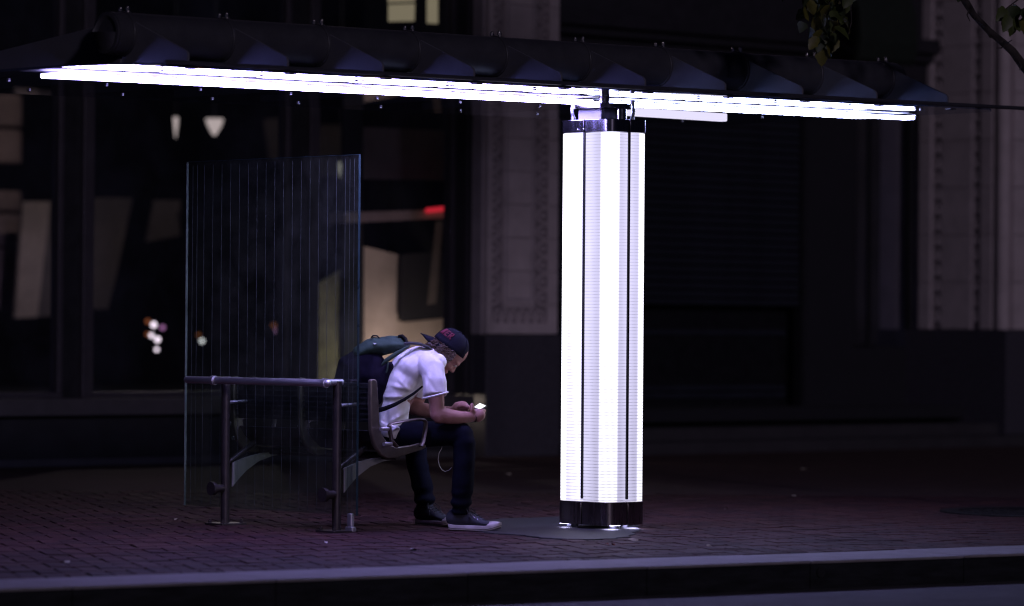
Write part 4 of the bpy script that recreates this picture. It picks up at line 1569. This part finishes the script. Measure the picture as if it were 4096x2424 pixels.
# ---- shoes
def shoe(heel, toe, name_off, collar_h=.112):
    d = toe - heel
    L = d.length
    dx = Vector((d.x, d.y, 0)).normalized()
    dy = Vector((-dx.y, dx.x, 0))
    e = bpy.data.objects.new('shoe', None)
    COL.objects.link(e)
    e.parent = person
    e.location = heel - world_loc(person)
    def P(u, v, h):
        return heel + dx * (u * L) + dy * v + UP * h
    wid = [(0, .022), (.03, .031), (.12, .037), (.3, .036), (.45, .038), (.62, .046), (.75, .049), (.86, .045), (.94, .033), (.985, .016), (1.0, .006)]
    def W(u):
        for (a, wa), (b, wb) in zip(wid[:-1], wid[1:]):
            if u <= b:
                return wa + (wb - wa) * (u - a) / (b - a)
        return .005
    us = [0, .01, .03, .07, .12, .2, .3, .4, .5, .6, .7, .78, .85, .9, .94, .97, .985, 1.0]
    def spring(u):
        return .020 * max(0, (u - .72) / .28) ** 2 + .004 * max(0, (.1 - u) / .1)
    # sole with two dark lines
    sm = MB()
    vs = []
    lv = [(0.001, .97), (.010, 1.0), (.0255, 1.0), (.027, .97)]
    for (h, k) in lv:
        ringp = [P(u, (W(u) + .003) * k, h + spring(u)) for u in us] + [P(u, -(W(u) + .003) * k, h + spring(u)) for u in us[::-1]]
        vs.append(ringp)
    n = len(vs[0])
    flat = [p for r in vs for p in r]
    fs = []
    for i in range(len(lv) - 1):
        for j in range(n):
            fs.append((i * n + j, i * n + (j + 1) % n, (i + 1) * n + (j + 1) % n, (i + 1) * n + j))
    half = len(us)
    for lev in (0, len(lv) - 1):
        for j in range(half - 1):
            fs.append((lev * n + j, lev * n + j + 1, lev * n + n - 2 - j, lev * n + n - 1 - j))
    sm.add(flat, fs)
    sm.build('sole', 'rubber_white', e, smooth=True)
    for h in (.0085,):
        lm = MB()
        loop = [P(u, W(u) + .0034, h + spring(u)) for u in us] + [P(u, -(W(u) + .0034), h + spring(u)) for u in us[::-1]]
        lm.tube(loop + loop[:1], .0014, 5)
        lm.build('sole_line', 'rubber_line', e)
    # canvas upper with ankle shaft
    um = MB()
    secs = [(.02, .030, .098), (.10, .036, .100), (.22, .036, .102), (.34, .036, .098), (.44, .036, .088), (.54, .040, .072), (.64, .045, .058), (.74, .047, .048), (.84, .042, .042)]
    for (u, w, h) in secs:
        pass
    pts = [P(u, 0, .024 + spring(u) + (h - .024) / 2) for (u, w, h) in secs]
    um.tube(pts, [(h - .018) / 2 for (u, w, h) in secs], 18, bdir=dy, rb=[w for (u, w, h) in secs], dome=2)
    um.tube([P(.17, 0, .06), P(.16, 0, collar_h)], [.050, .050], 20, bdir=dy, rb=[.036, .040])
    um.tube([P(.30, 0, .05), P(.22, 0, collar_h + .004)], [.036, .034], 16, bdir=dy, rb=[.034, .036])
    up_ = sculpt('shoe_upper', um, .006, 'canvas', e, 3)
    # toe cap
    tcap = MB()
    tcap.tube([P(.80, 0, .030 + spring(.8)), P(.88, 0, .029 + spring(.88)), P(.955, 0, .026 + spring(.95))], [.0185, .0165, .010], 16, bdir=dy, rb=[.044, .041, .026], dome=3)
    tcap.build('toe_cap', 'rubber_white', e, smooth=True)
    # eyelets and laces
    for i in range(6):
        u = .40 + .062 * i
        hh = .098 - .0105 * i
        for s in (-1, 1):
            q = MB()
            c = P(u, s * (.023 + .0015 * i), hh - .006)
            q.tube([c - dx * .004, c + dx * .004], .0036, 8)
            q.build('eyelet', 'bolt_metal', e)
        q = MB()
        q.tube([P(u, -.022, hh - .003), P(u + .012, 0, hh + .006), P(u + .02, .022, hh - .003)], .003, 6)
        q.build('lace', 'lace', e)
    for s in (-1, 1):
        q = MB()
        q.tube([P(.33, 0, .112), P(.36, s * .028, .118), P(.42, s * .045, .100), P(.46, s * .046, .072), P(.45, s * .040, .05)], .0026, 6)
        q.build('lace', 'lace', e)
    return e
hl = at(1800, 2106, 20.46)
tl = at(2003, 2106, 20.34)
hl.z = tl.z = 0.003
shoe(hl, tl, '')
hl = at(1672, 2086, 21.00)
tl = at(1822, 2086, 20.80)
hl.z = tl.z = 0.003
shoe(hl, tl, '')

# ---- phone in the hand
ph = thing('phone', 'phone with a glowing white screen held between the hands', 'phone', at(1922, 1626, 20.47))
q4 = [at(1892, 1629, 20.44), at(1920, 1640, 20.43), at(1948, 1623, 20.50), at(1919, 1610, 20.53)]
nrm = (q4[1] - q4[0]).cross(q4[3] - q4[0]).normalized()
if nrm.z < 0:
    nrm = -nrm
MB().prism([p - nrm * .008 for p in q4], nrm * .008).build('phone_case', 'phone_body', ph, bevel=.002)
cen = sum(q4, Vector((0, 0, 0))) / 4
q5 = [cen + (p - cen) * .84 + nrm * .0006 for p in q4]
MB().prism(q5, nrm * .0006).build('phone_screen', 'screen_on', ph)

# ---- earphone cable
ec = MB()
pp = [(1768, 1786, 20.47), (1766, 1795, 20.47), (1756, 1812, 20.47), (1752, 1838, 20.47), (1757, 1862, 20.47), (1768, 1880, 20.47), (1780, 1886, 20.47), (1796, 1880, 20.46), (1806, 1870, 20.45)]
ec.tube([at(*p) for p in pp], .0016, 6)
tag(ec.build('earphone_cable', 'cable_white', smooth=True), 'thin white earphone cable looping between the knees', 'cable')

# ---- backpack
bp = thing('backpack', 'dark green and navy backpack on the back of the seated person', 'backpack', at(1450, 1500, 20.62))
def fold_pack(co, n):
    q = co * 11
    return .007 * noise.noise(Vector((q.x, q.y, q.z))) + .003 * noise.noise(co * 27)
nm = MB()
nm.tube([at(1470, 1440, 20.62), at(1430, 1480, 20.62), at(1415, 1530, 20.62), at(1440, 1590, 20.62), at(1480, 1630, 20.61)], [.085, .115, .118, .085, .04], 22, bdir=FWD, rb=[.14, .155, .155, .14, .10], dome=3)
nm.tube([at(1500, 1460, 20.55), at(1490, 1510, 20.53), at(1500, 1570, 20.53)], [.06, .075, .05], 18, bdir=FWD, rb=[.09, .1, .09], dome=3)
nm.tube([at(1560, 1470, 20.56), at(1530, 1530, 20.55), at(1512, 1590, 20.56)], [.032, .042, .035], 16, bdir=FWD, rb=[.12, .13, .12], dome=2)
sculpt('pack_body', nm, .0095, 'pack_navy', bp, 4, fold_pack)
gm = MB()
gm.tube([at(1438, 1412, 20.62), at(1480, 1392, 20.62), at(1530, 1384, 20.62), at(1580, 1378, 20.61), at(1622, 1380, 20.60)], [.040, .052, .050, .042, .022], 20, bdir=FWD, rb=[.13, .145, .145, .13, .10], dome=3)
gm.tube([at(1495, 1358, 20.60), at(1520, 1366, 20.60)], [.018, .02], 12, bdir=FWD, rb=[.1, .1], dome=2)
gm.tube([at(1555, 1356, 20.60), at(1600, 1362, 20.60)], [.018, .02], 12, bdir=FWD, rb=[.09, .08], dome=2)
sculpt('pack_lid', gm, .0085, 'pack_green', bp, 3, fold_pack)
# folds of green side cloth running down to the strap
for (pts_, r) in (([(1628, 1388, 20.44), (1590, 1412, 20.43), (1545, 1442, 20.43), (1530, 1458, 20.44)], .012),):
    q = MB()
    q.tube([at(*p) for p in pts_], [r * .5, r, r, r * .6], 10, bdir=FWD, rb=[r * .8] * 4, dome=2)
    q.build('side_panel', 'pack_green', bp, smooth=True)
q = MB()
q.tube([at(1484, 1350, 20.56), at(1492, 1343, 20.56), at(1507, 1343, 20.56), at(1520, 1354, 20.56), at(1525, 1366, 20.56)], .004, 8, bdir=FWD, rb=.012)
q.build('grab_loop', 'strap_black', bp, smooth=True)
q = MB()
q.tube([at(1592, 1346, 20.56), at(1608, 1344, 20.56), at(1622, 1356, 20.55), at(1628, 1372, 20.53)], [.007, .010, .010, .007], 10, bdir=FWD, rb=.02)
q.build('top_handle', 'strap_black', bp, smooth=True)
q = MB()
q.tube([at(1622, 1374, 20.47), at(1640, 1372, 20.46), at(1680, 1376, 20.46), at(1706, 1386, 20.50), at(1725, 1396, 20.55), at(1740, 1408, 20.60)], [.008] * 6, 10, bdir=FWD, rb=.026)
q.build('shoulder_strap', 'strap', bp, smooth=True)
q = MB()
q.tube([at(1508, 1642, 20.405), at(1540, 1634, 20.395), at(1580, 1618, 20.39), at(1620, 1596, 20.385), at(1655, 1574, 20.385), at(1690, 1545, 20.40)], [.013, .012, .010, .008, .007, .005], 10, bdir=FWD, rb=.005)
q.build('lower_strap', 'strap_black', bp, smooth=True)
q = MB()
q.tube([at(1542, 1436, 20.43), at(1552, 1450, 20.425), at(1550, 1475, 20.425), at(1545, 1490, 20.43)], .005, 8)
q.build('zip_pull', 'pack_green', bp, smooth=True)
tri = [at(1491, 1372, 20.466), at(1507, 1372, 20.466), at(1499, 1379, 20.462)]
MB().prism([p - FWD * .012 for p in tri], FWD * .03).build('logo_patch', 'white_patch', bp)

# ================================================================== TREE
tree = thing('street_tree', 'street tree whose leafy branches hang into the top right corner', 'tree', ground(4215, 2050))
tb = ground(4215, 2050)
t_top = tb + Vector((.05, .1, 6.0))
tk = MB()
tk.tube([tb, tb + Vector((.01, 0, .6)), tb + Vector((.03, .02, 2.0)), tb + Vector((.0, .05, 3.6)), t_top], [.085, .07, .062, .055, .03], 14)
trunk = tk.build('trunk', 'bark', tree, smooth=True)
def branch(pts, r):
    q = MB()
    q.tube(pts, r, 9, dome=1)
    return q.build('branch', 'bark', tree, smooth=True)
zt = 21.6
lim = [tb + Vector((.02, .02, 2.15)), at(4150, 330, 22.3), at(4096, 268, 22.0), at(4050, 205, 21.8), at(4000, 160, 21.7), at(3960, 128, 21.6), at(3925, 92, 21.5), at(3895, 60, 21.4), at(3870, 20, 21.3), at(3835, -30, 21.2), at(3760, -110, 21.0), at(3640, -170, 20.8), at(3480, -210, 20.5), at(3330, -200, 20.3)]
branch(lim, [.034, .030, .027, .024, .021, .020, .019, .018, .021, .016, .014, .012, .010, .006])
for (a, b, c) in (((4010, 168, 21.7), (4030, 172, 21.65), (4048, 160, 21.6)), ((3990, 140, 21.7), (3960, 150, 21.6), (3940, 120, 21.6)), ((4070, 235, 21.9), (4085, 262, 21.85), (4078, 280, 21.8)), ((3905, 70, 21.4), (3925, 95, 21.35), (3940, 108, 21.3)), ((4025, 175, 21.75), (4005, 192, 21.7), (3985, 192, 21.65)), ((3880, 35, 21.3), (3868, 60, 21.25), (3880, 85, 21.2))):
    branch([at(*a), at(*b), at(*c)], [.006, .004, .002])
rl_ = random.Random(11)
tw_spots = []
for (x0, x1) in ((3240, -150), (3290, -150), (3340, -160), (3380, -150)):
    pts_ = [at(x0 + 60, x1, 20.35)]
    for k in range(1, 6):
        pts_.append(at(x0 + 60 - 12 * k + rl_.uniform(-14, 14), x1 + k * 60, 20.35 + rl_.uniform(-.05, .05)))
    branch(pts_, [.006, .005, .004, .003, .003, .002])
for (a, b) in (((4190, -60), (4010, 45)), ((4190, 20), (4030, 85))):
    branch([at(a[0], a[1], 21.2), at((a[0] + b[0]) / 2, (a[1] + b[1]) / 2 - 15, 21.1), at(b[0], b[1], 21.0)], [.007, .005, .002])

def leaf_mesh(L, w, curl):
    mb = MB()
    vs, n = [], 7
    for i in range(n):
        t = i / (n - 1)
        hw = w * math.sin(math.pi * min(1, t * .93 + .07)) ** .8 * (1 - .25 * t) * (1.0 + (.16 if i % 2 else -.05))
        x = L * t
        zc = -curl * t * t
        vs += [(x, -hw, zc + hw * .35), (x, 0, zc), (x, hw, zc + hw * .35)]
    fs = []
    for i in range(n - 1):
        for j in range(2):
            fs.append((i * 3 + j, i * 3 + j + 1, (i + 1) * 3 + j + 1, (i + 1) * 3 + j))
    mb.add(vs, fs)
    return mb.mesh('leaf', smooth=True)
leaf_ms = []
for L, w, c in ((.082, .032, .016), (.10, .038, .026), (.066, .028, .008)):
    for m in ('leaf_a', 'leaf_b', 'leaf_c'):
        me = leaf_mesh(L, w, c)
        me.materials.append(M[m])
        leaf_ms.append(me)
def leaf(p, k=None, hang=.6):
    me = leaf_ms[rl_.randrange(9) if k is None else k]
    o = bpy.data.objects.new('leaf', me)
    COL.objects.link(o)
    o.parent = tree
    o.location = p - tree.location
    d = Vector((rl_.uniform(-1, 1), rl_.uniform(-1, 1), -hang * rl_.uniform(.4, 2.0)))
    o.rotation_euler = (d.to_track_quat('X', 'Z') @ Matrix.Rotation(rl_.uniform(-1.2, 1.2), 3, 'X').to_quaternion()).to_euler()
    return o
for k in range(135):
    x = rl_.gauss(3300, 55)
    y = rl_.uniform(-150, 175) - abs(x - 3310) * .55
    leaf(at(x, y, 20.35 + rl_.uniform(-.22, .22)))
for k in range(5):
    leaf(at(3315 + rl_.uniform(-30, 30), 150 + rl_.uniform(0, 40), 20.3), 1 + 3 * (k % 2), 1.4)
for k in range(22):
    leaf(at(rl_.uniform(4010, 4130), rl_.uniform(10, 110), 21.0 + rl_.uniform(-.15, .15)))
for k in range(60):
    leaf(at(rl_.uniform(3400, 4200), rl_.uniform(-330, -60), 21.0 + rl_.uniform(-.5, .5)))
# crown above the view
fo = MB()
for k in range(2600):
    v = Vector((rl_.gauss(0, 1), rl_.gauss(0, 1), rl_.gauss(0, .7)))
    if v.length > 2.1:
        continue
    p = t_top + Vector((-.3, -.3, .2)) + v * .95
    if p.z < 4.3:
        continue
    d = Vector((rl_.uniform(-1, 1), rl_.uniform(-1, 1), rl_.uniform(-1, .3))).normalized()
    s = d.orthogonal().normalized() * .035
    fo.add([p, p + d * .05 + s, p + d * .1, p + d * .05 - s], [(0, 1, 2, 3)], rl_.randrange(3))
oo = fo.build('foliage', ['leaf_a', 'leaf_b', 'leaf_c'], tree)
oo['kind'] = 'stuff'
for k in range(7):
    a = k * .9
    branch([t_top - Vector((0, 0, 1.6 - .2 * k)), t_top + Vector((math.cos(a) * .7, math.sin(a) * .7, -.4 + .15 * k)), t_top + Vector((math.cos(a) * 1.3, math.sin(a) * 1.3, .2 + .2 * k))], [.03, .02, .008])

# cast iron grate round the tree
gr = thing('tree_grate', 'round cast iron tree grate set in the pavement at the right', 'tree grate', (tb.x, tb.y, 0))
for k in range(8):
    mb = MB()
    a0_, a1_ = 2 * math.pi * k / 8 + .012, 2 * math.pi * (k + 1) / 8 - .012
    for (r0, r1) in ((.16, .24), (.27, .30), (.33, .36), (.39, .42), (.45, .48), (.51, .54), (.57, .68)):
        nn = 8
        vs = []
        for i in range(nn + 1):
            a = a0_ + (a1_ - a0_) * i / nn
            for (r, z) in ((r0, .006), (r1, .006), (r1, -.012), (r0, -.012)):
                vs.append((tb.x + r * math.cos(a), tb.y + r * math.sin(a), z))
        fs = []
        for i in range(nn):
            for j in range(4):
                fs.append((i * 4 + j, i * 4 + (j + 1) % 4, (i + 1) * 4 + (j + 1) % 4, (i + 1) * 4 + j))
        fs += [(0, 1, 2, 3), (nn * 4 + 3, nn * 4 + 2, nn * 4 + 1, nn * 4)]
        mb.add(vs, fs)
    am = (a0_ + a1_) / 2
    for a in (a0_ + .02, am, a1_ - .02):
        ca, sa = math.cos(a), math.sin(a)
        mb.box((tb.x + .42 * ca, tb.y + .42 * sa, -.002), (.5, .025, .014), Matrix.Rotation(a, 3, 'Z'))
    mb.build('grate_segment', 'iron', gr)

# ================================================================== LITTER
def litter(name, label, cat, m, px, py, L, w, group=None):
    p = ground(px, py, .006)
    mb = MB()
    vs, n = [], 5
    for i in range(n):
        t = i / (n - 1)
        hw = w * math.sin(math.pi * (t * .8 + .1))
        vs += [(L * (t - .5), -hw, .006 * math.sin(t * 3 + px)), (L * (t - .5), 0, .003), (L * (t - .5), hw, .009 * math.cos(t * 2 + py))]
    mb.add(vs, [(i * 3 + j, i * 3 + j + 1, (i + 1) * 3 + j + 1, (i + 1) * 3 + j) for i in range(n - 1) for j in range(2)])
    o = mb.build(name, m)
    o.location = p
    o.rotation_euler = (0, 0, px * 1.7 % 6.28)
    return tag(o, label, cat, group)
G = 'leaves and scraps lying on the pavement'
litter('fallen_leaf', 'pale dry leaf at the edge of the concrete patch', 'leaf', 'dry_leaf', 2532, 2158, .055, .018, G)
litter('fallen_leaf', 'small red leaf on the bricks below the light column', 'leaf', 'red_leaf', 2455, 2176, .025, .012, G)
litter('fallen_leaf', 'second red leaf just left of the small red leaf', 'leaf', 'red_leaf', 2427, 2178, .022, .010, G)
litter('fallen_leaf', 'curled pale leaf on the bricks right of the concrete patch', 'leaf', 'dry_leaf', 2836, 2181, .03, .012, G)
litter('fallen_leaf', 'pale leaf lying behind the light column to the right', 'leaf', 'dry_leaf', 2904, 2032, .04, .012, G)
litter('fallen_leaf', 'tiny pale leaf on the dark paving far to the right', 'leaf', 'dry_leaf', 3215, 1874, .045, .014, G)
litter('fallen_leaf', 'pale leaf on the paving below the roller shutter', 'leaf', 'dry_leaf', 3176, 1981, .035, .012, G)
litter('fallen_leaf', 'pale leaf on the paving right of the seated person', 'leaf', 'dry_leaf', 2033, 1894, .045, .014, G)
litter('paper_scrap', 'crumpled clear wrapper on the bricks below the shoes', 'paper', 'paper', 1650, 2196, .07, .022, G)
litter('paper_scrap', 'small white scrap left of the crumpled wrapper', 'paper', 'paper', 1304, 2168, .02, .008, G)
litter('paper_scrap', 'thin white scrap near the kerb at far left', 'paper', 'paper', 268, 2245, .04, .008, G)
litter('fallen_leaf', 'pale leaf on the bricks left of the bench leg', 'leaf', 'dry_leaf', 702, 2076, .03, .01, G)
litter('fallen_leaf', 'brown leaf in the gutter below the kerb drain', 'leaf', 'dry_leaf', 3480, 2322, .05, .015, G).location.z = zk + .012
